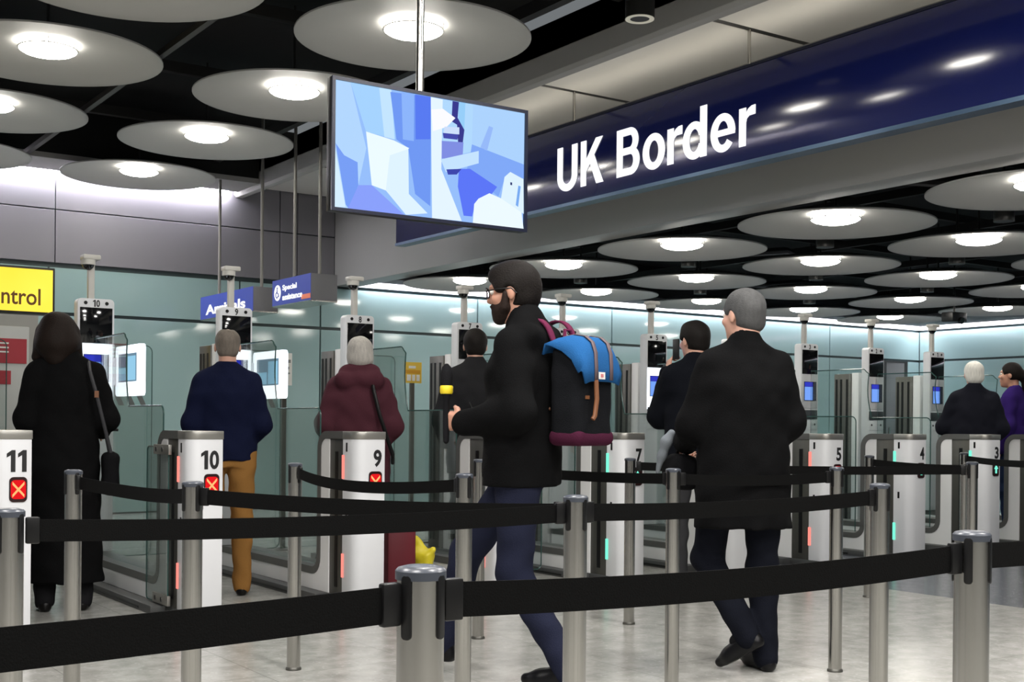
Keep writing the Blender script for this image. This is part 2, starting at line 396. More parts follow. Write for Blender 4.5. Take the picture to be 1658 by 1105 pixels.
# ------------------------------------------------------------------ ceiling dish lights
def dish_light():
    t = empty('dish_light')
    Rd, N = 0.86, 64
    prof = [(Rd, 0.0), (Rd, 0.012), (0.6, 0.075), (0.3, 0.112), (0.001, 0.125), ]
    under = [(0.001+(Rd-0.007)*q/14, 0.113*(1-(q/14)**2)) for q in range(15)]
    MB().lathe(under + prof[0:0] + [(Rd, 0.0), (Rd, 0.012), (0.6, 0.075), (0.3, 0.112), (0.001, 0.125)], N).build('dish', M_disc, t, ang=50)
    l = MB().lathe([(0.001, 0.006), (0.08, 0.009), (0.14, 0.018), (0.185, 0.031), (0.21, 0.046), (0.215, 0.052)], 40).build('lamp', M_lamp, t)
    MB().lathe([(0.222, 0.05), (0.222, 0.058), (0.208, 0.058), (0.208, 0.05), (0.222, 0.05)], 40).build('rim_ring', M_steel, l)
    MB().lathe([(0.20, 0.06), (0.20, 0.088)], 40).build('lamp_drum', M_lampside, t)
    for k in range(6):
        a = k*PI/3+0.3
        MB().cyl((0.215*math.cos(a), 0.215*math.sin(a), 0.05), (0.225*math.cos(a), 0.225*math.sin(a), 0.10), 0.004, n=6).build('strut', M_steel, t)
    MB().cyl((0, 0, 0.125), (0, 0, 0.80), 0.012, n=8).build('hanger_rod', M_dark, t)
    return t
proto = dish_light(); first = [True]
def place_dish(x, y, z, label, group):
    o = proto if first[0] else copy_tree(proto)
    first[0] = False; o.location = (x, y, z); tag(o, label, 'ceiling light', group)
    return o
for i, x in enumerate((2.45, 4.51)):
    for j, y in enumerate((14.25, 12.1, 10.0, 7.93, 5.87)):
        if i == 0 and j == 4: continue
        place_dish(x, y, 3.955, 'round dish light, high ceiling, %s from the back wall, row %s' % (ORD[j], ('farther from the soffit', 'nearer the soffit')[i]), 'dish lights under the high ceiling')
for i in range(5):
    for j in range(5):
        x, y = 8.62+2.07*i, 13.63-2.025*j
        if (i >= 2 and j == 4) or (i == 4 and j >= 2) or (i == 3 and j >= 3): continue
        place_dish(x, y, 2.94, 'round dish light, low ceiling, %s row from the bulkhead, %s from the back wall' % (ORD[i], ORD[j]), 'dish lights in the low ceiling')
# small recessed downlights between the dishes
dn = empty('recessed_downlight')
MB().lathe([(0.075, 0.0), (0.085, 0.0), (0.085, 0.10), (0.075, 0.10)], 24).build('housing', M_dark, dn)
MB().lathe([(0.001, 0.006), (0.075, 0.006)], 24).build('lens', emis('downlight_lens', (255, 248, 232), 5.0), dn)
MB().cyl((0, 0, 0.1), (0, 0, 0.80), 0.012, n=8).build('hanger_rod', M_dark, dn)
dn.location = (9.4, 6.4, 2.9)
spots = [(9.4, 6.4), (9.4, 8.37), (9.37, 10.3), (9.4, 12.3), (11.45, 8.36), (11.39, 10.28), (11.4, 12.3), (13.5, 10.3), (13.5, 12.3)]
rows = {9.4: 'between dish rows one and two', 11.4: 'between dish rows two and three', 13.5: 'between dish rows three and four'}
for k, (x, y) in enumerate(spots):
    o = dn if k == 0 else copy_tree(dn)
    o.location = (x, y, 2.9)
    rw = rows[min(rows, key=lambda q: abs(q-x))]; same = sorted([q[1] for q in spots if abs(q[0]-x) < 0.3], reverse=True)
    tag(o, 'small lit downlight %s, %s from the back wall' % (rw, ORD[same.index(y)]), 'downlight', 'small downlights in the low ceiling')
# big black can spotlight beside the soffit lip
sp = empty('can_spotlight', (5.72, 6.82, 4.03)); tag(sp, 'large black can spotlight hanging beside the grey soffit', 'spotlight')
MB().lathe([(0.10, 0.0), (0.105, 0.0), (0.105, 0.42), (0.02, 0.44), (0.02, 0.72)], 32).build('can', M_dark, sp)
MB().lathe([(0.068, 0.004), (0.07, -0.004), (0.103, -0.004), (0.103, 0.004)], 32).build('rim', mat('cream_rim', (226, 222, 205), 0.5, emit=0.25), sp)
MB().lathe([(0.001, 0.004), (0.07, 0.004)], 32).build('lens', mat('spot_lens', (150, 150, 138), 0.3, noise=0.1), sp)
# small black camera box near the far corner
pb = empty('ceiling_camera_box', (15.745, 11.533, 2.78)); tag(pb, 'small black box camera hanging from the low ceiling near the corner', 'camera')
MB().box(-0.17, 0.17, -0.1, 0.1, -0.07, 0.07).build('body', M_black, pb, bevel=0.015)
MB().cyl((0, -0.1, -0.05), (0, -0.14, -0.06), 0.05, n=16).build('lens', M_blackglass, pb)
MB().cyl((0, 0, 0.06), (0, 0, 0.84), 0.015, n=8).build('mount', M_dark, pb)

# ------------------------------------------------------------------ signs
M_navy = mat('navy_gloss', (20, 28, 84), 0.12, spec=0.85, noise=0.06, nscale=0.7)
sg = empty('border_sign', (6.88, 8.2, 3.14)); tag(sg, 'long glossy navy sign with lit white UK Border lettering under the soffit', 'sign')
MB().box(-0.06, 0.06, -5.2, 4.15, 0.03, 0.74).build('panel', M_navy, sg, bevel=0.004)
MB().box(-0.065, 0.065, -5.2, 4.16, 0.0, 0.03).build('bottom_rail', mat('blue_rail', (60, 84, 110), 0.3, 0.5), sg)
MB().box(-0.065, 0.065, -5.2, 4.16, 0.74, 0.76).build('top_rail', mat('dark_blue_rail', (34, 38, 60), 0.4, 0.3), sg)
MB().box(-0.03, 0.03, -5.1, 4.05, 0.76, 0.768).build('added_soffit_uplight', emis('added_uplight', (255, 246, 230), 5.0), sg)  # glowing strip added only to brighten the soffit above the sign
LETTERS = [('U', 9.284, 8.973), ('K', 8.930, 8.598), ('B', 8.419, 8.105), ('o', 8.073, 7.783), ('r', 7.761, 7.577), ('d', 7.574, 7.285), ('e', 7.250, 6.969), ('r', 6.936, 6.759)]
LZ = 0.143
for ch, y0, y1 in LETTERS:
    polys_, w_ = glyph(ch); h_ = 0.405; m = MB()
    for k, pg in enumerate(polys_): m.prism([(px/w_*(y0-y1)*0.965, py*h_) for px, py in pg], 'z', 0, 0.005+0.0003*k)
    m.xf(Matrix.Translation((-0.061, y0-8.2, LZ)) @ FACE_NEGX).build('letter', M_whiteletter, sg, smooth=False)
for y in (9.15, 6.92, 11.38, 4.69):
    MB().cyl((0.02, y-8.2, 0.755), (0.02, y-8.2, 1.07), 0.014, n=10).build('hanger_rod', M_steel, sg)
M_bluesign = mat('blue_sign_face', (52, 66, 150), 0.4, emit=0.25, noise=0.03)
M_signside = mat('sign_side_grey', (118, 118, 122), 0.5, noise=0.03)
def hang_sign(loc, L, label, words):
    s = empty('hanging_sign', loc); tag(s, label, 'sign', 'small blue hanging signs')
    MB().box(-0.004, 0.0, -L/2, L/2, 0.0, 0.275).build('face', M_bluesign, s)
    MB().box(0.0, 0.30, -L/2, L/2, 0.0, 0.275).build('case', M_signside, s, bevel=0.004)
    MB().box(-0.006, 0.302, -L/2, L/2, -0.012, 0.0).build('bottom_rail', M_steel, s)
    for y in (-L/2+0.05, L/2-0.30):
        MB().cyl((0.12, y, 0.25), (0.12, y, 4.75-loc[2]), 0.018, n=10).build('hanger_pole', mat('pole_grey', (128, 126, 122), 0.45, 0.3, noise=0.04), s)
    words(s, L)
    return s
def w_special(s, L):
    for k, (tx, z) in enumerate((('Special', 0.135), ('assistance', 0.045))):
        w = 0.36 if k == 0 else 0.50
        text_mb(tx, w, 0.062 if k else 0.075, 0.003, 0.03).xf(Matrix.Translation((-0.004, L/2-0.27, z)) @ FACE_NEGX).build('lettering', M_whiteletter, s, smooth=False)
    c = MB().prism([(0.0+0.085*math.cos(q*PI/16), 0.085*math.sin(q*PI/16)) for q in range(32)], 'z', 0, 0.003).xf(Matrix.Translation((-0.004, L/2-0.14, 0.135)) @ FACE_NEGX).build('access_symbol', M_whiteletter, s)
    m = MB()
    m.cyl((0.0, 0.05, 0.004), (0.0, 0.05, 0.006), 0.013, n=10)
    m.tube([(0.0, 0.035, 0.005), (0.002, -0.005, 0.005), (0.03, -0.008, 0.005), (0.042, -0.045, 0.005)], 0.006, 6)
    m.tube([(-0.006, 0.012, 0.005), (-0.034, -0.008, 0.005), (-0.034, -0.036, 0.005), (-0.008, -0.056, 0.005), (0.022, -0.04, 0.005)], 0.005, 6)
    m.xf(Matrix.Translation((-0.004, L/2-0.14, 0.135)) @ FACE_NEGX).build('wheelchair_figure', M_bluesign, c)
    MB().box(-0.007, -0.004, -L/2, -L/2+0.22, 0.02, 0.07).build('orange_mark', mat('orange_mark', (205, 110, 80), 0.5, emit=0.3), s)
def w_arr(s, L):
    text_mb('Arrivals', 1.25, 0.12, 0.003, 0.03).xf(Matrix.Translation((-0.004, L/2-0.18, 0.045)) @ FACE_NEGX).build('lettering', M_whiteletter, s, smooth=False)
hang_sign((5.5, 12.23, 2.405), 0.97, 'small blue hanging sign with wheelchair symbol reading Special assistance', w_special)
hang_sign((5.5, 14.08, 2.40), 1.65, 'small blue hanging sign on poles partly behind kiosk number nine', w_arr)
ys_ = empty('lit_sign', (1.55, 11.0, 2.04)); tag(ys_, 'yellow lit passport control sign at the left edge', 'sign')
MB().box(-1.22, 1.22, 0.0, 0.14, 0.0, 0.40).build('case', M_dark, ys_, bevel=0.006)
def yellow_mat():
    m = bpy.data.materials.new('yellow_lightbox'); m.use_nodes = True; nt = m.node_tree; nt.nodes.clear()
    tc = nt.nodes.new('ShaderNodeTexCoord'); n = nt.nodes.new('ShaderNodeTexNoise'); n.inputs['Scale'].default_value = 1.5
    nt.links.new(tc.outputs['Object'], n.inputs['Vector'])
    mx = nt.nodes.new('ShaderNodeMix'); mx.data_type = 'RGBA'; mx.inputs[6].default_value = (*s2l((255, 205, 40)), 1); mx.inputs[7].default_value = (*s2l((255, 236, 90)), 1)
    nt.links.new(n.outputs['Fac'], mx.inputs[0])
    e = nt.nodes.new('ShaderNodeEmission'); e.inputs[1].default_value = 1.25; nt.links.new(mx.outputs[2], e.inputs[0])
    o = nt.nodes.new('ShaderNodeOutputMaterial'); nt.links.new(e.outputs[0], o.inputs[0]); return m
fc = MB().box(-1.20, 1.20, -0.006, 0.0, 0.02, 0.38).build('lit_face', yellow_mat(), ys_)
text_mb('Passport control', 1.10, 0.185, 0.003, 0.012).xf(Matrix.Translation((0.0, -0.007, 0.03)) @ FACE_NEGY).build('lettering', mat('brown_lettering', (110, 70, 20), 0.6), ys_, smooth=False)
for x in (-1.1, 0.0): MB().cyl((x, 0.07, 0.39), (x, 0.07, 2.71), 0.016, n=10).build('hanger_pole', M_steel, ys_)

# ------------------------------------------------------------------ hanging screen
tv = empty('hanging_screen', (3.253, 5.5, 2.50)); tag(tv, 'large hanging flat screen showing a pale blue gate scene', 'screen')
W2, H2 = 0.578, 0.327
MB().box(-W2, W2, 0.0, 0.05, -H2, H2).build('casing', M_black, tv, bevel=0.004)
M_bez = mat('screen_bezel', (24, 28, 48), 0.3, noise=0.05)
m = MB(); bz = 0.017
m.box(-W2, W2, -0.012, 0.0, H2-bz, H2).box(-W2, W2, -0.012, 0.0, -H2, -H2+bz).box(-W2, -W2+bz, -0.012, 0.0, -H2+bz, H2-bz).box(W2-bz, W2, -0.012, 0.0, -H2+bz, H2-bz)
m.build('bezel', M_bez, tv)
iw, ih = W2-bz, H2-bz
polys = [((150, 190, 250), [(212, 90), (1280, 295), (1275, 945), (205, 815)]),
 ((178, 214, 253), [(212, 90), (290, 105), (375, 480), (335, 690), (280, 822), (205, 815)]),
 ((120, 158, 244), [(215, 450), (260, 520), (330, 560), (335, 690), (285, 822), (270, 800)]),
 ((214, 238, 255), [(212, 470), (270, 815), (205, 815)]),
 ((165, 210, 253), [(290, 105), (505, 147), (530, 430), (372, 385)]),
 ((195, 228, 255), [(440, 135), (505, 147), (525, 430), (470, 415)]),
 ((112, 152, 242), [(500, 160), (725, 190), (725, 810), (640, 740), (600, 480), (535, 430)]),
 ((140, 180, 250), [(560, 160), (630, 172), (630, 440), (570, 430)]),
 ((88, 122, 240), [(635, 175), (722, 190), (722, 430), (640, 430)]),
 ((236, 250, 255), [(372, 385), (520, 435), (605, 480), (560, 520), (500, 520), (480, 720), (405, 690)]),
 ((222, 242, 255), [(500, 520), (600, 485), (605, 740), (710, 850), (590, 858), (480, 720)]),
 ((138, 160, 250), [(335, 690), (405, 690), (580, 858), (280, 824)]),
 ((228, 244, 255), [(722, 190), (790, 205), (785, 600), (905, 895), (735, 878)]),
 ((176, 216, 252), [(790, 205), (970, 235), (980, 500), (790, 540)]),
 ((150, 205, 248), [(880, 220), (920, 228), (915, 380), (880, 350)]),
 ((172, 210, 252), [(965, 235), (1280, 295), (1275, 582), (960, 462)]),
 ((128, 168, 246), [(960, 462), (1275, 582), (1275, 660), (1165, 640), (1120, 760), (930, 610), (950, 530)]),
 ((150, 185, 248), [(1010, 480), (1060, 360), (1085, 370), (1050, 500)]),
 ((92, 118, 246), [(885, 600), (950, 600), (1112, 705), (1060, 770), (985, 790), (965, 870), (915, 865), (880, 700)]),
 ((58, 58, 140), [(845, 215), (882, 222), (875, 310), (915, 380), (905, 465), (880, 470), (872, 350), (840, 330)]),
 ((250, 250, 255), [(725, 262), (790, 258), (862, 312), (812, 362), (735, 385)]),
 ((70, 74, 170), [(790, 395), (880, 405), (875, 435), (795, 425)]),
 ((128, 142, 226), [(785, 440), (910, 450), (905, 545), (785, 540)]),
 ((205, 222, 250), [(800, 360), (885, 365), (885, 405), (795, 395)]),
 ((196, 226, 255), [(780, 545), (1000, 500), (1000, 570), (810, 618)]),
 ((62, 70, 170), [(812, 602), (900, 600), (872, 632), (822, 632)]),
 ((236, 249, 255), [(975, 800), (1000, 770), (1065, 740), (1140, 772), (1260, 840), (1275, 945), (968, 907)]),
 ((222, 242, 255), [(1135, 770), (1155, 650), (1190, 622), (1272, 665), (1275, 860)]),
 ((120, 170, 240), [(1225, 810), (1240, 700), (1255, 705), (1240, 820)]),
 ((60, 70, 120), [(1190, 680), (1202, 682), (1202, 698), (1190, 695)])]
scr = MB(); smats = []
for k, (c, pl) in enumerate(polys):
    pts = []
    for (x, y) in pl:
        u = (x-209)/1068.0; yt = 90+205*u; yb = 815+130*u; v = (y-yt)/(yb-yt)
        u = min(1, max(0, u)); v = min(1, max(0, v)); pts.append((-iw+2*iw*u, ih-2*ih*v))
    smats.append(emis('screen_colour_%d' % k, c, 1.02)); scr.cur = k
    scr.add([(p[0], -0.0005-0.0002*k, p[1]) for p in pts], [tuple(range(len(pts)))])
me = bpy.data.meshes.new('picture'); me.from_pydata(scr.v, [], scr.f)
for mm in smats: me.materials.append(mm)
me.polygons.foreach_set('material_index', scr.mi); link('picture', me, tv)
MB().cyl((-0.045, 0.07, 0.0), (-0.045, 0.07, 2.26), 0.021, n=20).build('ceiling_pole', M_steel, tv)
MB().box(-0.15, 0.15, 0.05, 0.10, -0.15, 0.15).build('bracket', M_dark, tv, bevel=0.005)
# ------------------------------------------------------------------ passport gates
GX, GP, GY = 1.626, 1.06, 6.9         # right edge of gate 11, pitch, front line
HW = 0.1015
def body_poly(off=0.0):               # the U-shaped run from the front pylon down to the low plinth, in (y, z)
    return [(0.42, 1.04+off)] + arc(0.42, 0.97, 0.07+off, 90, 0, 6) + arc(0.49+0.12, 0.15+0.12, 0.12-off, 180, 270, 6) + [(2.3, 0.15+off)]
def gate_meshes():
    g = {}
    a = arc(-HW+0.075, 0.075, 0.075, 270, 180, 8)
    m = MB().prism([(HW, 0.0)] + a + [(-HW, 0.18), (HW, 0.18)], 'z', 0.05, 1.04); g['number_panel'] = (m.mesh('number_panel', M_panel, bevel=0.003, ang=25), )
    m = MB().box(-HW+0.006, HW, 0.181, 0.369, 0.05, 1.04); g['steel_recess'] = m.mesh('steel_recess', M_darksteel, bevel=0.002)
    m = MB().box(-HW+0.002, -HW+0.012, 0.255, 0.29, 0.10, 0.96); g['flap_slot'] = m.mesh('flap_slot', M_black)
    pl = [(0.37, 0.05), (0.37, 1.04)] + body_poly() + [(2.3, 0.05)]
    g['side_shell'] = MB().prism(pl, 'x', -HW, HW).mesh('side_shell', M_white, bevel=0.002, ang=25, seg=1)
    tr = [(0.18, 1.04)] + body_poly()
    g['edge_trim'] = MB().band(tr, 0.048, 'x', -HW-0.004, HW+0.004).mesh('edge_trim', M_trim, ang=25)
    a2 = arc(-HW+0.075, 0.075, 0.079, 270, 180, 8)
    g['top_cap'] = MB().prism([(HW+0.004, -0.004)] + a2 + [(-HW-0.004, 0.18), (HW+0.004, 0.18)], 'z', 1.04, 1.088).mesh('top_cap', M_capsteel, bevel=0.004, ang=25)
    g['kick_plate'] = MB().box(-HW-0.09, HW, 0.38, 2.7, 0.0, 0.05).box(-HW, HW, 0.01, 0.38, 0.0, 0.05).mesh('kick_plate', M_kick, bevel=0.004)
    m = MB().box(-HW-0.094, -HW-0.089, 0.6, 2.6, 0.012, 0.024)
    g['vent_slot'] = m.mesh('vent_slot', M_black)
    g['sensor_slot'] = MB().box(-HW-0.002, -HW+0.004, 0.115, 0.135, -0.028, 0.028).mesh('sensor_slot', M_black, bevel=0.001)
    for nm, mt in (('red', M_red), ('green', M_green)):
        g['light_'+nm] = MB().box(-HW-0.006, -HW+0.004, 0.155, 0.182, -0.075, 0.075).mesh('indicator_light', mt, bevel=0.002)
    # tall exit pylon
    g['exit_pylon'] = MB().box(-HW, HW, 2.36, 2.46, 0.05, 1.75).mesh('exit_pylon', M_white, bevel=0.006)
    g['exit_column'] = MB().box(-HW-0.01, HW, 2.462, 2.70, 0.05, 1.74).mesh('exit_column', M_darksteel, bevel=0.004)
    m = MB()
    for y in (2.50, 2.585, 2.65): m.box(-HW-0.012, -HW-0.009, y, y+0.03, 0.12, 1.68)
    g['column_slots'] = m.mesh('column_slots', M_black)
    # side glass: low sheet with round front corner, stepping up through an S to a tall rear sheet
    low = [(0.66, 0.20)] + arc(0.71, 1.19, 0.05, 180, 90, 5) + [(1.36, 1.24)]
    s_up = [(1.36+0.04*t + 0.03*math.sin(t*PI*1.0), 1.24 + 0.44*t) for t in [i/8 for i in range(1, 9)]] + arc(1.48, 1.68, 0.05, 150, 90, 4)
    poly = low + s_up + [(2.16, 1.73), (2.16, 0.20)]
    g['side_glass'] = MB().prism(poly, 'x', -0.03, -0.022).mesh('side_glass', M_glass, smooth=False)
    ed = [(-0.026, y, z) for y, z in low + s_up + [(2.16, 1.73)]]
    g['glass_edge'] = MB().tube(ed, 0.005, 6).mesh('glass_edge', M_gedge)
    # flaps
    fl = rrect(0.0, 0.34, 0.12, 0.98, 0.04)
    g['entry_flap'] = MB().prism(fl, 'y', 0.268, 0.276).mesh('entry_flap', M_glass2, smooth=False)
    g['entry_flap_edge'] = MB().tube([(x, 0.272, z) for x, z in fl] + [(fl[0][0], 0.272, fl[0][1])], 0.004, 6).mesh('flap_edge', M_gedge)
    fo = rrect(0.27, 0.66, 0.06, 0.99, 0.03)
    g['open_flap'] = MB().prism(fo, 'x', -0.006, 0.0).mesh('entry_flap', M_glass2, smooth=False)
    g['open_flap_edge'] = MB().tube([(-0.003, y, z) for y, z in fo] + [(-0.003, fo[0][0], fo[0][1])], 0.004, 6).mesh('flap_edge', M_gedge)
    m = MB(); m.cur = 0; m.box(-0.012, 0.006, 0.25, 0.52, -0.029, 0.029); m.cur = 1
    for y in (0.36, 0.47): m.cyl((-0.015, y, 0), (0.0, y, 0), 0.016, n=14)
    g['hinge_clamp'] = m.mesh('hinge_clamp', [M_capsteel, M_black], bevel=0.001)
    ex = rrect(0.0, 0.42, 0.12, 1.72, 0.05)
    g['exit_flap'] = MB().prism(ex, 'y', 2.565, 2.573).mesh('exit_flap', M_glass, smooth=False)
    g['exit_flap_edge'] = MB().tube([(x, 2.569, z) for x, z in ex] + [(ex[0][0], 2.569, ex[0][1])], 0.004, 6).mesh('flap_edge', M_gedge)
    m = MB()
    for k in range(3):
        x = 0.12+0.085*k
        m.prism([(x, 1.36), (x+0.045, 1.46), (x+0.085, 1.46), (x+0.04, 1.36), (x+0.085, 1.26), (x+0.045, 1.26)], 'y', 2.560, 2.564)
    m.cyl((0.03, 2.56, 1.30), (0.03, 2.564, 1.30), 0.018, n=16)
    g['chevron_sticker'] = m.mesh('chevron_sticker', mat('grey_sticker', (92, 96, 94), 0.5))
    m = MB().prism(rrect(-0.045, 0.045, -0.066, 0.066, 0.022), 'y', -0.006, 0.002); g['status_display'] = m.mesh('status_display', mat('display_black', (40, 12, 14), 0.3))
    m = MB().prism(rrect(-0.038, 0.038, -0.05, 0.05, 0.02), 'y', -0.0075, -0.006); g['red_field'] = m.mesh('red_field', emis('display_red', (235, 28, 34), 1.0))
    m = MB()
    for s in (1, -1): m.prism([(-0.030, -0.034*s-0.008), (-0.030, -0.034*s+0.008), (0.030, 0.034*s+0.008), (0.030, 0.034*s-0.008)], 'y', -0.009, -0.0075)
    g['cross_symbol'] = m.mesh('cross_symbol', emis('cross_orange', (255, 190, 120), 1.1))
    m = MB().prism([(-0.03, 0.0), (0.0, 0.04), (0.03, 0.0), (0.012, 0.0), (0.012, -0.04), (-0.012, -0.04), (-0.012, 0.0)], 'y', -0.009, -0.0075)
    g['arrow_symbol'] = m.mesh('arrow_symbol', M_green)
    # square handrail frame seen over the top cap of gate 4
    g['number_panel'] = g['number_panel'][0]
    return g
GM = gate_meshes()
gate_labels = {
 '11': 'white passport gate number 11 with red cross at the left edge', '10': 'white passport gate number 10 with red lights and an open glass flap',
 '9': 'white passport gate number 9 with red cross, left of the dark red suitcase', '8': 'white passport gate number 8 partly hidden behind the backpack walker',
 '7': 'white passport gate number 7 with green lights right of the backpack walker', '6': 'white passport gate number 6 hidden behind the long black coat',
 '5': 'white passport gate number 5 with red lights right of the long black coat', '4': 'white passport gate number 4 with green lights',
 '3': 'white passport gate number 3 with a green light in front of the white-haired person', '2': 'white passport gate at the right edge, its number out of view',
 '1': 'white passport gate under the last kiosk on the right, its front outside the picture'}
gate_col = {'11': 'red', '10': 'red', '9': 'red', '8': 'red', '7': 'green', '6': 'red', '5': 'red', '4': 'green', '3': 'green', '2': 'red', '1': 'red'}
def hinges(o):
    for z in (0.975, 0.088): link('hinge_clamp', GM['hinge_clamp'], o).location = (0, 0, z)
def number_w(s): return 0.052*len(s) + (0.006 if len(s) > 1 else 0)
for n, num in enumerate(['11', '10', '9', '8', '7', '6', '5', '4', '3', '2', '1']):
    xr = GX+GP*n
    t = empty('passport_gate', (xr-HW, GY, 0)); tag(t, gate_labels[num], 'passport gate', 'row of passport gates')
    for p in ('number_panel', 'steel_recess', 'side_shell', 'edge_trim', 'top_cap', 'kick_plate', 'exit_pylon', 'exit_column', 'side_glass', 'exit_flap'):
        o = link(p, GM[p], t)
        if p == 'steel_recess': link('flap_slot', GM['flap_slot'], o)
        if p == 'kick_plate': link('vent_slot', GM['vent_slot'], o)
        if p == 'exit_column': link('column_slots', GM['column_slots'], o)
        if p == 'side_glass': link('glass_edge', GM['glass_edge'], o)
        if p == 'exit_flap':
            o.location = (HW+0.005, 0, 0); link('flap_edge', GM['exit_flap_edge'], o); link('chevron_sticker', GM['chevron_sticker'], o)
        if p == 'number_panel':
            for z in (0.99, 0.56): link('sensor_slot', GM['sensor_slot'], o).location = (0, 0, z)
            h = 0.108 if num != '11' else 0.115
            wd = number_w(num)
            digits(num, h, 0.0015, Matrix.Translation((HW-0.024, -0.0005, 0.868)) @ FACE_NEGY, M_letter, o)
    c = gate_col[num]
    for z in (0.865, 0.245): link('indicator_light', GM['light_'+c], t).location = (0, 0, z)
    s = link('status_display', GM['status_display'], t); s.location = (HW-0.068, 0, 0.775)
    if c == 'red': link('red_field', GM['red_field'], s); link('cross_symbol', GM['cross_symbol'], s)
    else: link('arrow_symbol', GM['arrow_symbol'], s)
    if num == '10':       # leaf folded open along the side
        o = link('entry_flap', GM['open_flap'], t); o.location = (-HW-0.02, 0, 0); link('flap_edge', GM['open_flap_edge'], o); hinges(o)
    if num == '11':
        o = link('entry_flap', GM['open_flap'], t); o.location = (HW+0.03, -0.05, 0); link('flap_edge', GM['open_flap_edge'], o); hinges(o)
    if num in ('8', '4', '3'):
        o = link('entry_flap', GM['entry_flap'], t); o.location = (HW+0.006, 0, 0); link('flap_edge', GM['entry_flap_edge'], o)

# ------------------------------------------------------------------ camera kiosks on the gates' far ends
kio = [('11', 0, False), ('10', 1, True), ('9', 2, True), ('8', 3, False), ('7', 4, False), ('6', 5, False), ('5', 6, True), ('4', 7, False), ('3', 8, False), ('2', 9, False), ('1', 10, False)]
M_kwhite = mat('kiosk_white', (215, 217, 220), 0.4, noise=0.03)
M_kpanel = mat('kiosk_grey_panel', (196, 197, 200), 0.45, noise=0.03)
M_slot = mat('kiosk_reader_slot', (58, 64, 66), 0.35, noise=0.1)
M_scr1 = emis('kiosk_screen_blue', (120, 165, 250), 1.0)
M_scr2 = emis('kiosk_screen_banner', (52, 60, 190), 1.0)
M_scr3 = mat('kiosk_screen_dark', (40, 44, 60), 0.2)
M_cam = mat('camera_housing', (196, 194, 188), 0.4, noise=0.05)
def kiosk_meshes():
    k = {}
    hw = 0.13
    k['housing'] = MB().prism([(-hw, 0.20), (hw, 0.20)] + arc(hw-0.03, 1.99, 0.03, 0, 90, 5) + arc(-hw+0.03, 1.99, 0.03, 90, 180, 5), 'y', -0.04, 0.055).mesh('housing', M_kwhite, bevel=0.004)
    k['camera_glass'] = MB().box(-0.115, 0.115, -0.046, -0.041, 1.70, 1.955).mesh('camera_glass', M_blackglass, bevel=0.002)
    k['panel'] = MB().box(-0.115, 0.115, -0.046, -0.041, 1.34, 1.695).mesh('front_panel', M_kpanel, bevel=0.002)
    k['panel_lit'] = MB().box(-0.118, 0.118, -0.046, -0.041, 1.30, 1.695).mesh('light_panel', M_kioskglow, bevel=0.002)
    m = MB(); m.cur = 0; m.box(-0.09, 0.09, -0.052, -0.047, 1.42, 1.62); m.cur = 1; m.box(-0.085, 0.03, -0.054, -0.052, 1.425, 1.565); m.cur = 2; m.box(-0.085, 0.03, -0.054, -0.052, 1.567, 1.615)
    k['screen'] = m.mesh('screen', [M_scr3, M_scr1, M_scr2])
    k['reader_slot'] = MB().box(-0.115, 0.115, -0.05, -0.041, 1.225, 1.32).mesh('reader_slot', M_slot, bevel=0.003)
    k['base_plate'] = MB().box(-0.115, 0.115, -0.046, -0.041, 1.11, 1.215).mesh('base_plate', M_kwhite, bevel=0.002)
    m = MB()
    for x in (-0.075, 0.075): m.cyl((x, -0.043, 1.988), (x, -0.038, 1.988), 0.013, n=14).cyl((x, -0.048, 1.17), (x, -0.041, 1.17), 0.012, n=14)
    k['lens'] = m.mesh('lens', M_black)
    k['mast'] = MB().box(-0.045, 0.0, 0.0, 0.045, 2.02, 2.27).mesh('mast', M_cam, bevel=0.006)
    m = MB().box(-0.095, 0.03, -0.05, 0.05, 2.30, 2.335).box(-0.075, -0.01, -0.03, 0.04, 2.255, 2.30)
    k['cctv_camera'] = m.mesh('cctv_camera', M_cam, bevel=0.008)
    k['dome'] = MB().lathe([(0.001, 2.225), (0.022, 2.23), (0.036, 2.245), (0.042, 2.262)], 20, c=(-0.05, -0.005)).mesh('dome', M_blackglass)
    k['collar'] = MB().lathe([(0.042, 2.262), (0.05, 2.264), (0.05, 2.30), (0.001, 2.30)], 20, c=(-0.05, -0.005)).mesh('dome_collar', M_cam)
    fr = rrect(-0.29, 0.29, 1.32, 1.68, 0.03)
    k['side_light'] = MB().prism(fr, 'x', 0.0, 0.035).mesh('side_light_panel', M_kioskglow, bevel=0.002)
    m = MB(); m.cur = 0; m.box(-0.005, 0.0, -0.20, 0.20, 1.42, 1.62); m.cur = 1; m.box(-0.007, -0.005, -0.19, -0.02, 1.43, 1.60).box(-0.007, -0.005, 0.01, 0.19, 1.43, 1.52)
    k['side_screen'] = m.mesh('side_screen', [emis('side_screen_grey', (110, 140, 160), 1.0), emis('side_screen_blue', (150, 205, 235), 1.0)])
    return k
KM = kiosk_meshes()
klabel = {'11': 'tall white camera kiosk beyond the lane left of the woman in black', '10': 'tall camera kiosk number 10, lit white, beside the woman in the long black coat', '9': 'tall camera kiosk number 9, lit white, behind the head of the navy jumper man',
 '8': 'tall white camera kiosk number 8 behind the grey-haired traveller in maroon', '7': 'tall white camera kiosk number 7 behind the man in the dark jacket', '6': 'tall white camera kiosk hidden behind the backpack walker, only its camera in view',
 '5': 'tall camera kiosk number 5, lit white, left of the man on the phone', '4': 'tall white camera kiosk mostly hidden behind the grey-haired man in the long coat', '3': 'tall white camera kiosk right beside the long black coat',
 '2': 'tall white camera kiosk second from the right, in front of the grey door', '1': 'tall white camera kiosk at the right end, left of the white-haired person'}
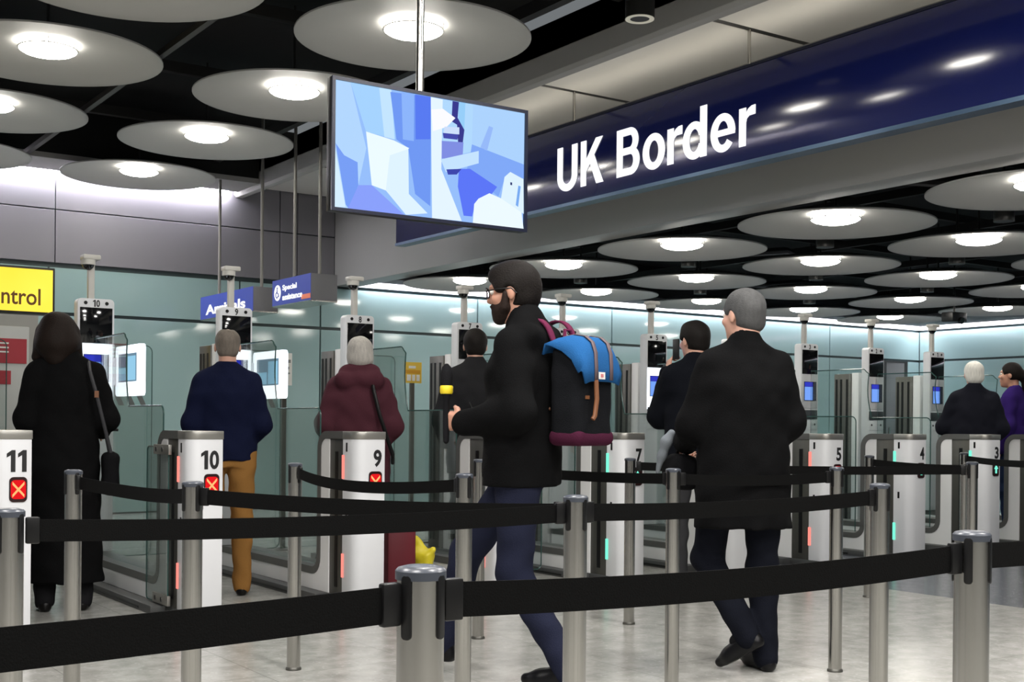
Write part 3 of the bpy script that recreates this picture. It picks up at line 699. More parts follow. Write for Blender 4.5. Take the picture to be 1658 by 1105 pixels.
for num, n, lit in kio:
    t = empty('camera_kiosk', (GX+GP*n-0.106, GY+2.24, 0)); tag(t, klabel[num], 'kiosk', 'camera kiosks on the gates')
    h = link('housing', KM['housing'], t)
    wd = number_w(num)*0.62
    digits(num, 0.05, 0.001, Matrix.Translation(((0.026 if len(num) > 1 else 0.014), -0.0405, 1.961)) @ FACE_NEGY, M_letter, h)
    link('lens', KM['lens'], h)
    link('camera_glass', KM['camera_glass'], t)
    pn = link('light_panel' if lit else 'front_panel', KM['panel_lit' if lit else 'panel'], t)
    link('screen', KM['screen'], pn)
    if not lit: link('reader_slot', KM['reader_slot'], t)
    else: link('reader_slot', KM['reader_slot'], t)
    link('base_plate', KM['base_plate'], t)
    link('mast', KM['mast'], t); c = link('cctv_camera', KM['cctv_camera'], t); d = link('dome', KM['dome'], c); link('dome_collar', KM['collar'], c)
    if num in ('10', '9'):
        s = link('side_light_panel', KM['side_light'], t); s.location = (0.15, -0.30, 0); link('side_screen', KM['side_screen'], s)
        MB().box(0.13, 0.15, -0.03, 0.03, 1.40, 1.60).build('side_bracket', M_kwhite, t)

# ------------------------------------------------------------------ queue posts and belts
PZ = 0.956
def post_mesh_set():
    g = {}
    g['pole'] = MB().lathe([(0.031, 0.012), (0.031, 0.94)], 36).mesh('pole', M_steel, ang=40)
    g['cap'] = MB().lathe([(0.0, 0.956), (0.02, 0.9555), (0.030, 0.953), (0.0335, 0.949), (0.0335, 0.938), (0.0, 0.938)], 36).mesh('cap', mat('post_cap', (62, 66, 74), 0.3, noise=0.05), ang=40)
    m = MB()
    for k in range(4):
        a = k*PI/2; c = math.cos(a); s = math.sin(a)
        q = MB().prism(rrect(-0.0075, 0.0075, 0.862, 0.945, 0.006), 'y', 0.026, 0.0335).xf(Matrix.Rotation(a, 4, 'Z')); m.add(q.v, q.f)
    g['clip_slots'] = m.mesh('clip_slots', M_black, bevel=0.001)
    g['base_ring'] = MB().lathe([(0.036, 0.0), (0.036, 0.008), (0.031, 0.014)], 36).mesh('base_ring', M_darksteel, ang=40)
    return g
PM = post_mesh_set()
POSTS = {}
def post(key, x, y, rot, label):
    t = empty('queue_post', (x, y, 0), R(rot)); tag(t, label, 'queue post', 'steel queue posts')
    for p in ('pole', 'cap', 'clip_slots', 'base_ring'): link(p, PM[p], t)
    POSTS[key] = (x, y)
plist = [('A', 0.602, 2.75, 40, 'steel queue post at the left edge in front of gate 11'), ('B', 1.29, 4.83, 10, 'steel queue post between gates 11 and 10, in front of the woman in black'),
 ('C', 1.37, 3.77, 10, 'steel queue post in front of gate 10 below its red display'), ('D', 2.42, 5.32, 10, 'steel queue post left of gate 9 with a belt sagging rightwards'),
 ('E', 0.82, 1.41, 25, 'nearest steel queue post, bottom centre, large with a dark cap'), ('F', 2.50, 3.98, 5, 'steel queue post left of the walking leg of the backpack man'),
 ('F2', 3.60, 5.58, 5, "thin steel queue post just behind the post at the backpack man's left"), ('G', 2.00, 2.63, 15, "steel queue post in front of the backpack man's rear leg"),
 ('I', 4.60, 5.535, 5, 'thin steel queue post in front of gate 7'), ('J', 3.66, 4.11, 5, 'steel queue post at the left hand of the man in the long coat'),
 ('K', 4.54, 3.96, 5, 'steel queue post in front of gate 5'), ('L', 6.72, 5.58, 5, 'thinnest steel queue post left of gate 4 with only its top and foot showing'),
 ('M', 3.36, 2.745, 15, 'steel queue post in front of gate 4, at the right end of a belt'), ('N', 1.957, 1.392, 25, 'large steel queue post near the right edge in front of gate 3'),
 ('O', 8.35, 6.015, 5, 'thin steel queue post far behind the large right-hand post'), ('P', 6.05, 4.306, 5, 'steel queue post rising directly behind the large right-hand post')]
for p in plist: post(*p)
def belt(p0, p1, label, sag=0.015, bow=0.0, z0=0.908, z1=0.908, clip0=True, clip1=True):
    p0 = Vector(p0); p1 = Vector(p1); d = (p1-p0); L = d.length; d.normalize(); nrm = Vector((-d.y, d.x))
    a = p0 + d*0.036; b = p1 - d*0.036; n = 24; pts = []
    for i in range(n+1):
        t = i/n; q = a.lerp(b, t) + nrm*(bow*4*t*(1-t)); pts.append((q.x, q.y, z0+(z1-z0)*t - sag*4*t*(1-t)))
    m = MB(); h = 0.0235; th = 0.0012; vs = []
    for x, y, z in pts:
        for s, zz in ((1, -h), (1, h), (-1, h), (-1, -h)): vs.append((x+nrm.x*th*s, y+nrm.y*th*s, z+zz))
    fs = [(0, 1, 2, 3), (4*n+3, 4*n+2, 4*n+1, 4*n)]
    for i in range(n):
        for k in range(4): fs.append((4*i+k, 4*i+(k+1) % 4, 4*i+4+(k+1) % 4, 4*i+4+k))
    t = empty('queue_belt', (pts[n//2][0], pts[n//2][1], 0)); tag(t, label, 'queue belt', 'black queue belts')
    off = Matrix.Translation((-t.location.x, -t.location.y, 0))
    m.add(vs, fs); m.xf(off).build('webbing', M_belt, t)
    for use, q, sg_ in ((clip0, a, 1), (clip1, b, -1)):
        if not use: continue
        e = q + d*0.012*sg_; c = MB().box(-0.014, 0.014, -0.007, 0.007, -0.028, 0.028)
        zz = z0 if sg_ > 0 else z1
        c.xf(off @ Matrix.Translation((e.x, e.y, zz)) @ Matrix.Rotation(math.atan2(d.y, d.x), 4, 'Z')).build('belt_clip', M_black, t, bevel=0.003)
Pp = POSTS
belt((-0.35, 1.306), Pp['E'], 'nearest black queue belt running from the left edge to the nearest post', clip0=False, sag=0.006)
belt(Pp['E'], Pp['N'], "near black queue belt between the two largest posts, across the walkers' shins", sag=0.012)
belt(Pp['N'], (3.1, 1.52), 'near black queue belt from the large right-hand post to the right edge', clip1=False, sag=0.01)
belt(Pp['A'], Pp['G'], 'straight black queue belt crossing in front of gates 10 and 9', sag=0.012)
belt(Pp['G'], Pp['M'], 'black queue belt across the long coat, ending at the post before gate 4', sag=0.012)
belt(Pp['B'], Pp['C'], 'black queue belt sagging between the woman in black and gate 10', sag=0.02, bow=0.05)
belt(Pp['C'], Pp['G'], "black queue belt from the post before gate 10 past the backpack man's thighs", sag=0.012)
belt(Pp['D'], Pp['F'], 'black queue belt sagging across gate 9 below its red display', sag=0.03, bow=-0.08)
belt(Pp['F2'], Pp['J'], 'black queue belt passing behind the backpack man to the post by the long coat', sag=0.012)
belt(Pp['I'], Pp['P'], 'long black queue belt running from gate 7 past gates 5 and 4', sag=0.012)
belt(Pp['J'], Pp['K'], 'short black queue belt just right of the long coat, ending before gate 5', sag=0.012)
belt(Pp['L'], (Pp['P'][0]+.12, Pp['P'][1]+.10), 'black queue belt across gate 4 just under its number', sag=0.01)
belt(Pp['O'], (7.45, 4.78), 'black queue belt under the number of gate 3 sloping to the right edge', sag=0.01, clip1=False)
# ------------------------------------------------------------------ people: one smooth surface per body and per garment
class SDF:
    def __init__(s): s.ops = []
    def _bb(s, lo, hi): return np.array(lo, float), np.array(hi, float)
    def cap(s, a, b, ra, rb, k=0.02, op='u', sq=None):
        a = np.array(a, float); b = np.array(b, float); r = max(ra, rb)
        s.ops.append((op, 'cap', (a, b, ra, rb, sq), k, np.minimum(a, b)-r, np.maximum(a, b)+r)); return s
    def chain(s, pts, rs, k=0.02, op='u'):
        for i in range(len(pts)-1): s.cap(pts[i], pts[i+1], rs[i], rs[i+1], k, op)
        return s
    def ell(s, c, r, k=0.02, op='u', M=None):
        c = np.array(c, float); r = np.array(r, float); e = r if M is None else np.full(3, r.max())
        s.ops.append((op, 'ell', (c, r, M), k, c-e, c+e)); return s
    def stk(s, rows, k=0.03, op='u'):
        rows = np.array(rows, float)
        lo = ((rows[:, 1]-rows[:, 3]).min(), (rows[:, 2]-rows[:, 4]).min(), rows[:, 0].min()); hi = ((rows[:, 1]+rows[:, 3]).max(), (rows[:, 2]+rows[:, 4]).max(), rows[:, 0].max())
        s.ops.append((op, 'stk', rows, k, np.array(lo), np.array(hi))); return s
    def box(s, c, half, rnd=0.01, k=0.02, op='u', M=None):
        c = np.array(c, float); half = np.array(half, float); e = half if M is None else np.full(3, np.linalg.norm(half))
        s.ops.append((op, 'box', (c, half, rnd, M), k, c-e, c+e)); return s
    def plane(s, p, n):                       # cut away everything on the +n side
        s.ops.append(('s', 'pl', (np.array(p, float), np.array(n, float)/np.linalg.norm(n)), 0.004, None, None)); return s
    def surf(s, h=0.008, wrinkle=0.0):
        los = np.array([o[4] for o in s.ops if o[0] == 'u']); his = np.array([o[5] for o in s.ops if o[0] == 'u'])
        lo = los.min(0)-4*h; hi = his.max(0)+4*h
        n = np.ceil((hi-lo)/h).astype(int)+1
        ax = [lo[i]+h*np.arange(n[i]) for i in range(3)]
        F = np.full(n, 0.5, np.float32)
        for op, kind, prm, k, bl, bh in s.ops:
            if bl is None: i0 = np.zeros(3, int); i1 = n
            else:
                pad = k+3*h
                i0 = np.maximum(0, np.floor((bl-pad-lo)/h).astype(int)); i1 = np.minimum(n, np.ceil((bh+pad-lo)/h).astype(int)+1)
            if (i1 <= i0).any(): continue
            X, Y, Z = np.meshgrid(*[ax[i][i0[i]:i1[i]] for i in range(3)], indexing='ij', sparse=True)
            if kind == 'cap':
                a, b, ra, rb, sq = prm
                px, py, pz = X-a[0], Y-a[1], Z-a[2]; ba = b-a
                if sq: py = py/sq; ba = np.array([ba[0], ba[1]/sq, ba[2]])
                t = np.clip((px*ba[0]+py*ba[1]+pz*ba[2])/max(ba@ba, 1e-9), 0, 1)
                D = np.sqrt((px-t*ba[0])**2+(py-t*ba[1])**2+(pz-t*ba[2])**2)-(ra+(rb-ra)*t)
                if sq: D = D*min(1, sq)
            elif kind == 'ell':
                c, r, M = prm
                px, py, pz = X-c[0], Y-c[1], Z-c[2]
                if M is not None: px, py, pz = [px*M[0, j]+py*M[1, j]+pz*M[2, j] for j in range(3)]
                q = np.sqrt((px/r[0])**2+(py/r[1])**2+(pz/r[2])**2); D = (q-1)*r.min()
            elif kind == 'box':
                c, hf, rnd, M = prm
                px, py, pz = X-c[0], Y-c[1], Z-c[2]
                if M is not None: px, py, pz = [px*M[0, j]+py*M[1, j]+pz*M[2, j] for j in range(3)]
                qx, qy, qz = np.abs(px)-hf[0]+rnd, np.abs(py)-hf[1]+rnd, np.abs(pz)-hf[2]+rnd
                D = np.sqrt(np.maximum(qx, 0)**2+np.maximum(qy, 0)**2+np.maximum(qz, 0)**2)+np.minimum(np.maximum(qx, np.maximum(qy, qz)), 0)-rnd
            elif kind == 'stk':
                rw = prm; z = Z.ravel(); zz = rw[:, 0]
                f = [np.interp(z, zz, rw[:, j]) for j in range(1, 5)]
                # soften the section changes
                for q in range(2):
                    for j in range(4):
                        g = f[j].copy()
                        if len(g) > 12:
                            ker = np.ones(5)/5; gp = np.pad(g, 2, mode='edge'); f[j] = np.convolve(gp, ker, 'valid')
                cx, cy, rx, ry = [v.reshape(1, 1, -1) for v in f]
                q = np.sqrt(((X-cx)/rx)**2+((Y-cy)/ry)**2); D = (q-1)*np.minimum(rx, ry)
                dz = np.maximum(zz[0]-Z, Z-zz[-1]); D = np.where(dz > 0, np.sqrt(np.maximum(D, 0)**2+dz**2), np.maximum(D, dz))
            else:
                p, nn = prm; D = -((X-p[0])*nn[0]+(Y-p[1])*nn[1]+(Z-p[2])*nn[2])
            sl = tuple(slice(i0[i], i1[i]) for i in range(3)); G = F[sl]
            if op == 'u':
                m = np.maximum(k-np.abs(G-D), 0)/max(k, 1e-6); F[sl] = np.minimum(G, D)-m*m*k*0.25
            else:
                D = -D; m = np.maximum(k-np.abs(G-D), 0)/max(k, 1e-6); F[sl] = np.maximum(G, D)+m*m*k*0.25
        if wrinkle:
            X, Y, Z = np.meshgrid(*ax, indexing='ij', sparse=True)
            F += wrinkle*(np.sin(31*Z+9*X-14*Y+2*np.sin(13*X))*np.sin(17*X+12*Y+7*Z)+0.6*np.sin(52*Z-23*X+19*Y)*np.sin(23*Y+31*X)).astype(np.float32)
        return surface_nets(F, lo, h)
def surface_nets(F, lo, h):
    S = F < 0; n = F.shape
    def cor(a, i, j, k): return a[i:n[0]-1+i, j:n[1]-1+j, k:n[2]-1+k]
    cs = [(i, j, k) for i in (0, 1) for j in (0, 1) for k in (0, 1)]
    cnt = sum(cor(S, *c).astype(np.int8) for c in cs)
    act = (cnt > 0) & (cnt < 8); idx = np.argwhere(act); N = len(idx)
    ids = np.full(act.shape, -1, np.int64); ids[act] = np.arange(N)
    vals = {c: F[idx[:, 0]+c[0], idx[:, 1]+c[1], idx[:, 2]+c[2]] for c in cs}
    acc = np.zeros((N, 3)); w = np.zeros(N)
    for a in cs:
        for b in cs:
            if sum(b)-sum(a) == 1 and all(y >= x for x, y in zip(a, b)):
                va, vb = vals[a], vals[b]; m = (va < 0) != (vb < 0)
                t = np.where(m, va/np.where(m, va-vb, 1), 0)
                p = np.array(a)[None]+t[:, None]*(np.array(b)-np.array(a))[None]
                acc += p*m[:, None]; w += m
    V = (idx+acc/w[:, None])*h+lo
    Q = []
    for axn in range(3):
        o1, o2 = [(1, 2), (2, 0), (0, 1)][axn]
        sl0 = [slice(None)]*3; sl1 = [slice(None)]*3; sl0[axn] = slice(0, n[axn]-1); sl1[axn] = slice(1, n[axn])
        A = S[tuple(sl0)]; B = S[tuple(sl1)]
        e = np.argwhere(A != B); e = e[(e[:, o1] > 0) & (e[:, o2] > 0) & (e[:, o1] < n[o1]-1) & (e[:, o2] < n[o2]-1)]
        if not len(e): continue
        fl = A[tuple(e.T)]
        def cid(d1, d2):
            c = e.copy(); c[:, o1] -= d1; c[:, o2] -= d2; return ids[tuple(c.T)]
        q = np.stack([cid(1, 1), cid(0, 1), cid(0, 0), cid(1, 0)], 1)
        q[~fl] = q[~fl][:, ::-1]; Q.append(q)
    Q = np.concatenate(Q) if Q else np.zeros((0, 4), int)
    return V, Q[(Q >= 0).all(1)]
def sdf_obj(name, sdf, m, parent, h=0.008, wrinkle=0.0, S=1.0, relax=2):
    V, Q = sdf.surf(h, wrinkle)
    # light smoothing
    for _ in range(relax):
        acc = np.zeros_like(V); c = np.zeros(len(V))
        for i in range(4):
            a, b = Q[:, i], Q[:, (i+1) % 4]
            np.add.at(acc, a, V[b]); np.add.at(acc, b, V[a]); np.add.at(c, a, 1); np.add.at(c, b, 1)
        V = V*0.45+0.55*acc/np.maximum(c, 1)[:, None]
    V = V*S
    me = bpy.data.meshes.new(name); me.vertices.add(len(V)); me.vertices.foreach_set('co', V.astype(np.float32).ravel())
    me.loops.add(Q.size); me.loops.foreach_set('vertex_index', Q.astype(np.int32).ravel())
    me.polygons.add(len(Q)); me.polygons.foreach_set('loop_start', np.arange(0, Q.size, 4, dtype=np.int32))
    me.materials.append(m); me.update(calc_edges=True); me.validate(); me.shade_smooth()
    return link(name, me, parent)

def skin(name, c):
    m = mat(name, c, 0.5, noise=0.06, nscale=25, bump=0.05, bscale=300); b = m.node_tree.nodes['Principled BSDF']
    b.inputs['Subsurface Weight'].default_value = 0.08; b.inputs['Subsurface Radius'].default_value = (0.01, 0.004, 0.002); return m
SK1 = skin('skin_fair', (205, 158, 138)); SK2 = skin('skin_olive', (190, 140, 118))
def cloth(name, c, n=0.12): return mat(name, c, 0.9, noise=n, nscale=5, bump=0.35, bscale=220, spec=0.08)
def hairm(name, c): return mat(name, c, 0.65, noise=0.35, nscale=60, bump=0.3, bscale=140, spec=0.15, aniso=(1, 1, 0.25))

def rotm(yaw, pitch, roll=0):
    return np.array(Matrix.Rotation(R(yaw), 3, 'Z') @ Matrix.Rotation(R(pitch), 3, 'X') @ Matrix.Rotation(R(roll), 3, 'Y'))
def head_ops(f, c, M, neck, male=True):
    P = lambda *p: np.array(c)+M @ np.array(p)
    f.cap(P(0, -0.03, -0.05), neck, 0.055 if male else 0.047, 0.062 if male else 0.053, 0.03)
    f.ell(P(0, -0.012, 0.028), (0.076, 0.095, 0.090), 0.02, M=M)
    f.ell(P(0, 0.030, -0.045), (0.057, 0.062, 0.073), 0.03, M=M)
    f.ell(P(0, 0.066, -0.096), (0.024, 0.022, 0.020), 0.025, M=M)
    f.cap(P(0, 0.085, 0.022), P(0, 0.103, -0.020), 0.008, 0.0125, 0.014)
    f.ell(P(0.012, 0.095, -0.022), (0.010, 0.010, 0.008), 0.008, M=M); f.ell(P(-0.012, 0.095, -0.022), (0.010, 0.010, 0.008), 0.008, M=M)
    f.ell(P(0, 0.076, 0.034), (0.048, 0.020, 0.010), 0.016, M=M)
    for s in (1, -1):
        f.ell(P(0.032*s, 0.098, 0.012), (0.014, 0.012, 0.010), 0.008, 's', M=M)
        f.ell(P(0.042*s, 0.066, -0.02), (0.02, 0.02, 0.018), 0.02, M=M)
        f.ell(P(0.079*s, -0.006, -0.004), (0.009, 0.020, 0.032), 0.008, M=M)
    f.ell(P(0, 0.090, -0.052), (0.023, 0.010, 0.006), 0.006, M=M); f.ell(P(0, 0.088, -0.064), (0.020, 0.010, 0.006), 0.006, M=M)
def face_parts(par, c, M, S, eye=(60, 40, 30)):
    for s in (1, -1):
        p = np.array(c)+M @ np.array((0.032*s, 0.079, 0.012)); q = np.array(c)+M @ np.array((0.032*s, 0.0945, 0.012))
        m = MB(); m.cur = 0
        def ball(p, r, n=12):
            m.lathe([(r*math.sin(PI*k/n)+1e-5, -r*math.cos(PI*k/n)) for k in range(n+1)], 14)
        ball(p, 0.0125); m.cur = 1
        a = len(m.v); m.lathe([(0.0001, 0.0130), (0.004, 0.0127), (0.006, 0.0118)], 14)
        X = Matrix.Translation(Vector(p)) @ Matrix(M).to_4x4() @ Matrix.Rotation(-PI/2, 4, 'X')
        m.xf(X); m.v = [tuple(Vector(v)*S) for v in m.v]
        m.build('eye', [mat('eye_white', (225, 222, 215), 0.2), mat('eye_dark_%d' % eye[0], eye, 0.1)], par)
def hair_ops(f, c, M, style):
    P = lambda *p: np.array(c)+M @ np.array(p)
    E = lambda p, r, k=0.02, op='u': f.ell(P(*p), r, k, op, M=M)
    if style in ('short', 'thin', 'shortfull'):
        g = 0.006 if style == 'thin' else (0.016 if style == 'shortfull' else 0.011)
        E((0, -0.014, 0.030), (0.077+g, 0.096+g, 0.091+g))
        if style == 'shortfull': E((0, 0.03, 0.085), (0.062, 0.06, 0.042))
        E((0, -0.055, -0.03), (0.066, 0.052, 0.055))
        E((0, 0.135, -0.035), (0.10, 0.105, 0.10), 0.012, 's')
        for s in (1, -1):
            E((0.085*s, 0.005, -0.03), (0.03, 0.03, 0.048), 0.01, 's'); E((0.075*s, 0.055, -0.05), (0.045, 0.05, 0.055), 0.012, 's')
        E((0, -0.04, -0.125), (0.12, 0.12, 0.052), 0.01, 's')
        if style == 'thin': E((0, -0.035, 0.125), (0.034, 0.05, 0.022), 0.006, 's')
    elif style == 'bob':
        E((0, -0.016, 0.034), (0.106, 0.118, 0.106)); E((0, -0.035, -0.05), (0.128, 0.115, 0.10), 0.04)
        for s in (1, -1): f.cap(P(0.088*s, 0.0, 0.02), P(0.112*s, 0.01, -0.125), 0.035, 0.032, 0.03)
        f.cap(P(0, -0.06, -0.02), P(0, -0.06, -0.13), 0.075, 0.066, 0.03)
        E((0, 0.14, -0.05), (0.085, 0.115, 0.12), 0.015, 's')
    elif style == 'grey_bob':
        E((0, -0.016, 0.034), (0.092, 0.110, 0.100)); E((0, -0.035, -0.035), (0.093, 0.09, 0.08), 0.03)
        E((0, 0.14, -0.05), (0.085, 0.115, 0.12), 0.015, 's')
    elif style == 'tied':
        E((0, -0.014, 0.034), (0.088, 0.106, 0.100)); E((0, -0.105, 0.0), (0.05, 0.045, 0.05), 0.03)
        f.chain([P(0, -0.12, -0.01), P(0.02, -0.14, -0.1), P(0.03, -0.12, -0.22)], [0.035, 0.032, 0.015], 0.02)
        E((0, 0.135, -0.04), (0.088, 0.105, 0.115), 0.012, 's')
        for s in (1, -1): E((0.09*s, 0.03, -0.03), (0.04, 0.04, 0.045), 0.012, 's')
        E((0, -0.03, -0.13), (0.12, 0.075, 0.055), 0.01, 's')
    elif style == 'white':
        E((0, -0.016, 0.034), (0.090, 0.108, 0.100)); E((0, -0.05, -0.03), (0.080, 0.07, 0.065), 0.03)
        E((0, 0.14, -0.04), (0.088, 0.11, 0.115), 0.012, 's')
        for s in (1, -1): E((0.092*s, 0.012, -0.035), (0.03, 0.035, 0.045), 0.01, 's')
        E((0, -0.02, -0.14), (0.13, 0.13, 0.055), 0.01, 's')
def hand_ops(f, w, d, n, side, curl=(25, 35)):
    """w wrist, d pointing direction, n the way the fingers curl, side +1 when the thumb lies along cross(d,n)"""
    w = np.array(w, float); d = np.array(d, float); d /= np.linalg.norm(d); n = np.array(n, float); n -= d*(n@d); n /= np.linalg.norm(n)
    t = np.cross(d, n)*side
    kn = [w+d*0.088+t*o-n*0.004 for o in (0.030, 0.010, -0.010, -0.029)]
    for i, kp in enumerate(kn): f.cap(w+t*(0.016-0.011*i), kp, 0.015, 0.012, 0.012)
    for i, (kp, L) in enumerate(zip(kn, (0.072, 0.080, 0.074, 0.058))):
        a1 = R(curl[0]+4*i); a2 = R(curl[0]+curl[1]+6*i); a3 = R(curl[0]+1.7*curl[1]+6*i)
        p = [kp]
        for a, l in ((a1, 0.45), (a2, 0.32), (a3, 0.26)): p.append(p[-1]+(d*math.cos(a)+n*math.sin(a))*L*l)
        f.chain(p, [0.0098, 0.0092, 0.0086, 0.0075], 0.004)
    b = w+d*0.028+t*0.026
    f.chain([b, b+(d*0.55+t*0.6+n*0.35)*0.042, b+(d*0.55+t*0.6+n*0.35)*0.042+(d*0.75+t*0.2+n*0.5)*0.032], [0.015, 0.0115, 0.009], 0.008)

J0 = dict(hipR=(.095, 0, .92), hipL=(-.095, 0, .92), knR=(.10, .02, .50), knL=(-.10, .02, .50), anR=(.105, -.02, .085), anL=(-.105, -.02, .085),
          toR=(.12, .16, .03), toL=(-.12, .16, .03), shR=(.160, -.015, 1.395), shL=(-.160, -.015, 1.395), elR=(.21, -.03, 1.13), elL=(-.21, -.03, 1.13),
          wrR=(.21, .06, .89), wrL=(-.21, .06, .89), neck=(0, -.02, 1.455), head=(0, .015, 1.625))
def person(label, loc, phi, S, J=None, head=(0, 0), hair=('short', (40, 34, 30)), sk=SK1, male=True, top=None, legs=(40, 40, 48), shoes=(24, 22, 22),
           handR=None, handL=None, h=0.009, extra=None):
    j = dict(J0); j.update(J or {}); A = {k: np.array(v, float) for k, v in j.items()}
    root = empty('person', (loc[0], loc[1], 0), R(phi)); tag(root, label, 'person')
    M = rotm(*head); c = A['head']
    b = SDF()
    b.stk([(0.86, 0, 0, .13, .09), (0.95, 0, -.005, .15, .10), (1.10, 0, 0, .125, .088), (1.30, 0, 0, .15, .10), (1.42, 0, -.01, .14, .075), (1.47, 0, -.02, .06, .055)])
    for s in 'RL':
        b.chain([A['hip'+s], A['kn'+s], A['an'+s]], [0.075, 0.05, 0.034], 0.02)
        b.cap(A['an'+s], A['an'+s]*0.85+A['to'+s]*0.15+np.array((0, 0, -.012)), 0.030, 0.026, 0.02)
        b.chain([A['sh'+s], A['el'+s], A['wr'+s]], [0.048, 0.036, 0.025], 0.02)
    head_ops(b, c, M, A['neck'], male)
    for s, hd in (('R', handR), ('L', handL)):
        d = A['wr'+s]-A['el'+s]
        sd = 1 if s == 'R' else -1
        if hd is None: hd = (d, (-sd, 0.15, 0), (25, 35))
        hand_ops(b, A['wr'+s], hd[0], hd[1], sd if len(hd) < 4 else hd[3], hd[2])
    body = sdf_obj('body', b, sk, root, min(h, 0.0075), S=S, relax=1)
    face_parts(body, c, M, S)
    # hair
    f = SDF(); hair_ops(f, c, M, hair[0]); sdf_obj('hair', f, hairm('hair_%d_%d' % hair[1][:2], hair[1]), root, 0.006, S=S, wrinkle=0.0025, relax=1)
    # trousers
    f = SDF()
    f.stk([(0.84, 0, 0, .165, .115), (0.93, 0, -.005, .178, .122), (1.02, 0, 0, .165, .112)])
    hem = 0.055
    for s in 'RL':
        an = A['an'+s]; kn = A['kn'+s]; d = (an-kn)/np.linalg.norm(an-kn)
        f.chain([A['hip'+s]+np.array((0, -.005, 0)), kn, an+d*0.022], [0.098, 0.070, 0.058], 0.03)
    sdf_obj('trousers', f, cloth('trousers_%d_%d_%d' % legs, legs), root, h, S=S, wrinkle=0.0045)
    # socks
    for s in 'RL':
        an, kn = A['an'+s], A['kn'+s]; f = SDF(); f.cap(an*0.7+kn*0.3, an, 0.048, 0.043, 0.01); f.cap(an, an*.75+A['to'+s]*.25+np.array((0, 0, -.01)), 0.040, 0.034, 0.02)
        sdf_obj('sock', f, cloth('sock_black', (20, 20, 22)), root, 0.008, S=S)
    # shoes
    for s in 'RL':
        an, to = A['an'+s], A['to'+s]; f = SDF(); fd = to-an; fd[2] = 0 if abs(fd[2]) < 0.09 else fd[2]; fd /= np.linalg.norm(fd)
        dn = np.array((0, 0, -1.0)); dn -= fd*(dn@fd); dn /= np.linalg.norm(dn)
        heel = an-fd*0.025+dn*0.052; ball = an+fd*0.12+dn*0.052; tip = an+fd*0.185+dn*0.055
        f.cap(an-fd*0.01, heel, 0.038, 0.032, 0.03); f.cap(heel, ball, 0.031, 0.036, 0.03); f.cap(ball, tip, 0.036, 0.024, 0.03); f.cap(an, ball, 0.036, 0.03, 0.03)
        p = an+dn*0.083; f.plane(p, dn)
        so = sdf_obj('shoe', f, mat('shoe_%d' % shoes[0], [v*0.6 for v in shoes], 0.35, noise=0.1, spec=0.25), root, 0.007, S=S)
    # upper garment
    if top:
        f = SDF()
        f.stk(top['rows'], 0.03)
        ra = top.get('arm', (0.068, 0.055, 0.044))
        for s in 'RL':
            w = A['wr'+s]; e = A['el'+s]; we = e+(w-e)*top.get('cuff', 1.0)
            f.chain([A['sh'+s]+np.array((0, 0, -0.01)), e, we], ra, 0.045)
        for sx in (1, -1): f.cap((.045*sx, -.02, 1.475), (.150*sx, -.015, 1.405), .050, .056, 0.04)
        for op in top.get('ops', ()): getattr(f, op[0])(*op[1:])
        neck = A['neck']
        if top.get('collar', True):
            f.cap(neck+np.array((0, -0.005, -0.05)), neck+np.array((0, 0.0, top.get('ch', 0.045))), 0.085, 0.074, 0.035)
            f.cap(neck+np.array((0, 0.03, top.get('ch', 0.045)+0.03)), c+np.array((0, 0.0, 0.0)), 0.062, 0.07, 0.008, 's')
        g = sdf_obj(top['name'], f, cloth('cloth_%d_%d_%d' % top['col'], top['col']), root, h, S=S, wrinkle=top.get('wr', 0.004))
    return root, A, M, S
# body-local point -> world
def pw(root, p, S):
    a = root.rotation_euler.z; x, y, z = [v*S for v in p]
    return Vector((root.location.x+x*math.cos(a)-y*math.sin(a), root.location.y+x*math.sin(a)+y*math.cos(a), z))

# --- the woman in the long black coat, lane 10
top = dict(name='coat', col=(13, 13, 14), rows=[(0.17, 0, -.01, .225, .165), (0.6, 0, -.01, .205, .155), (0.92, 0, -.01, .195, .15), (1.10, 0, -.01, .185, .145), (1.30, 0, -.01, 0.188, .148), (1.40, 0, -.015, .155, .12), (1.475, 0, -.02, .075, .075)], arm=(0.070, 0.066, 0.052), wr=0.004)
W1 = person('woman with a brown bob in a long black coat standing beyond gate 11', (2.01, 7.72), -14, 1.02, dict(elR=(.235, -.02, 1.13), wrR=(.215, .21, 1.06), elL=(-.215, -.01, 1.13), wrL=(-.20, .14, .95), head=(-.045, .01, 1.62)), head=(-4, -3), hair=('bob', (28, 20, 16)), male=False, top=top, legs=(28, 28, 30),
            handR=((-.1, 1, -.05), (0, .1, -1), (30, 40)))
# --- the man in the navy jumper and tan trousers, lane 9
top = dict(name='jumper', col=(20, 25, 50), rows=[(0.88, 0, -.005, .19, .135), (1.0, 0, -.005, .195, .142), (1.15, 0, -.005, .195, .142), (1.32, 0, -.005, .205, .142), (1.40, 0, -.015, .155, .112), (1.47, 0, -.02, .088, .082)], arm=(0.066, 0.062, 0.05), ch=0.03)
W2_ = person('man with thinning grey hair in a navy jumper and tan trousers', (3.085, 7.86), -22, 1.005, dict(elR=(.225, -.04, 1.12), wrR=(.16, .18, 1.02), elL=(-.225, -.04, 1.12), wrL=(-.16, .18, 1.02)), head=(0, -6), hair=('thin', (112, 104, 96)), top=top, legs=(150, 108, 58),
            handR=((-.5, .8, .1), (-.3, -.1, -1), (30, 45)), handL=((.5, .8, .1), (.3, -.1, -1), (30, 45)))
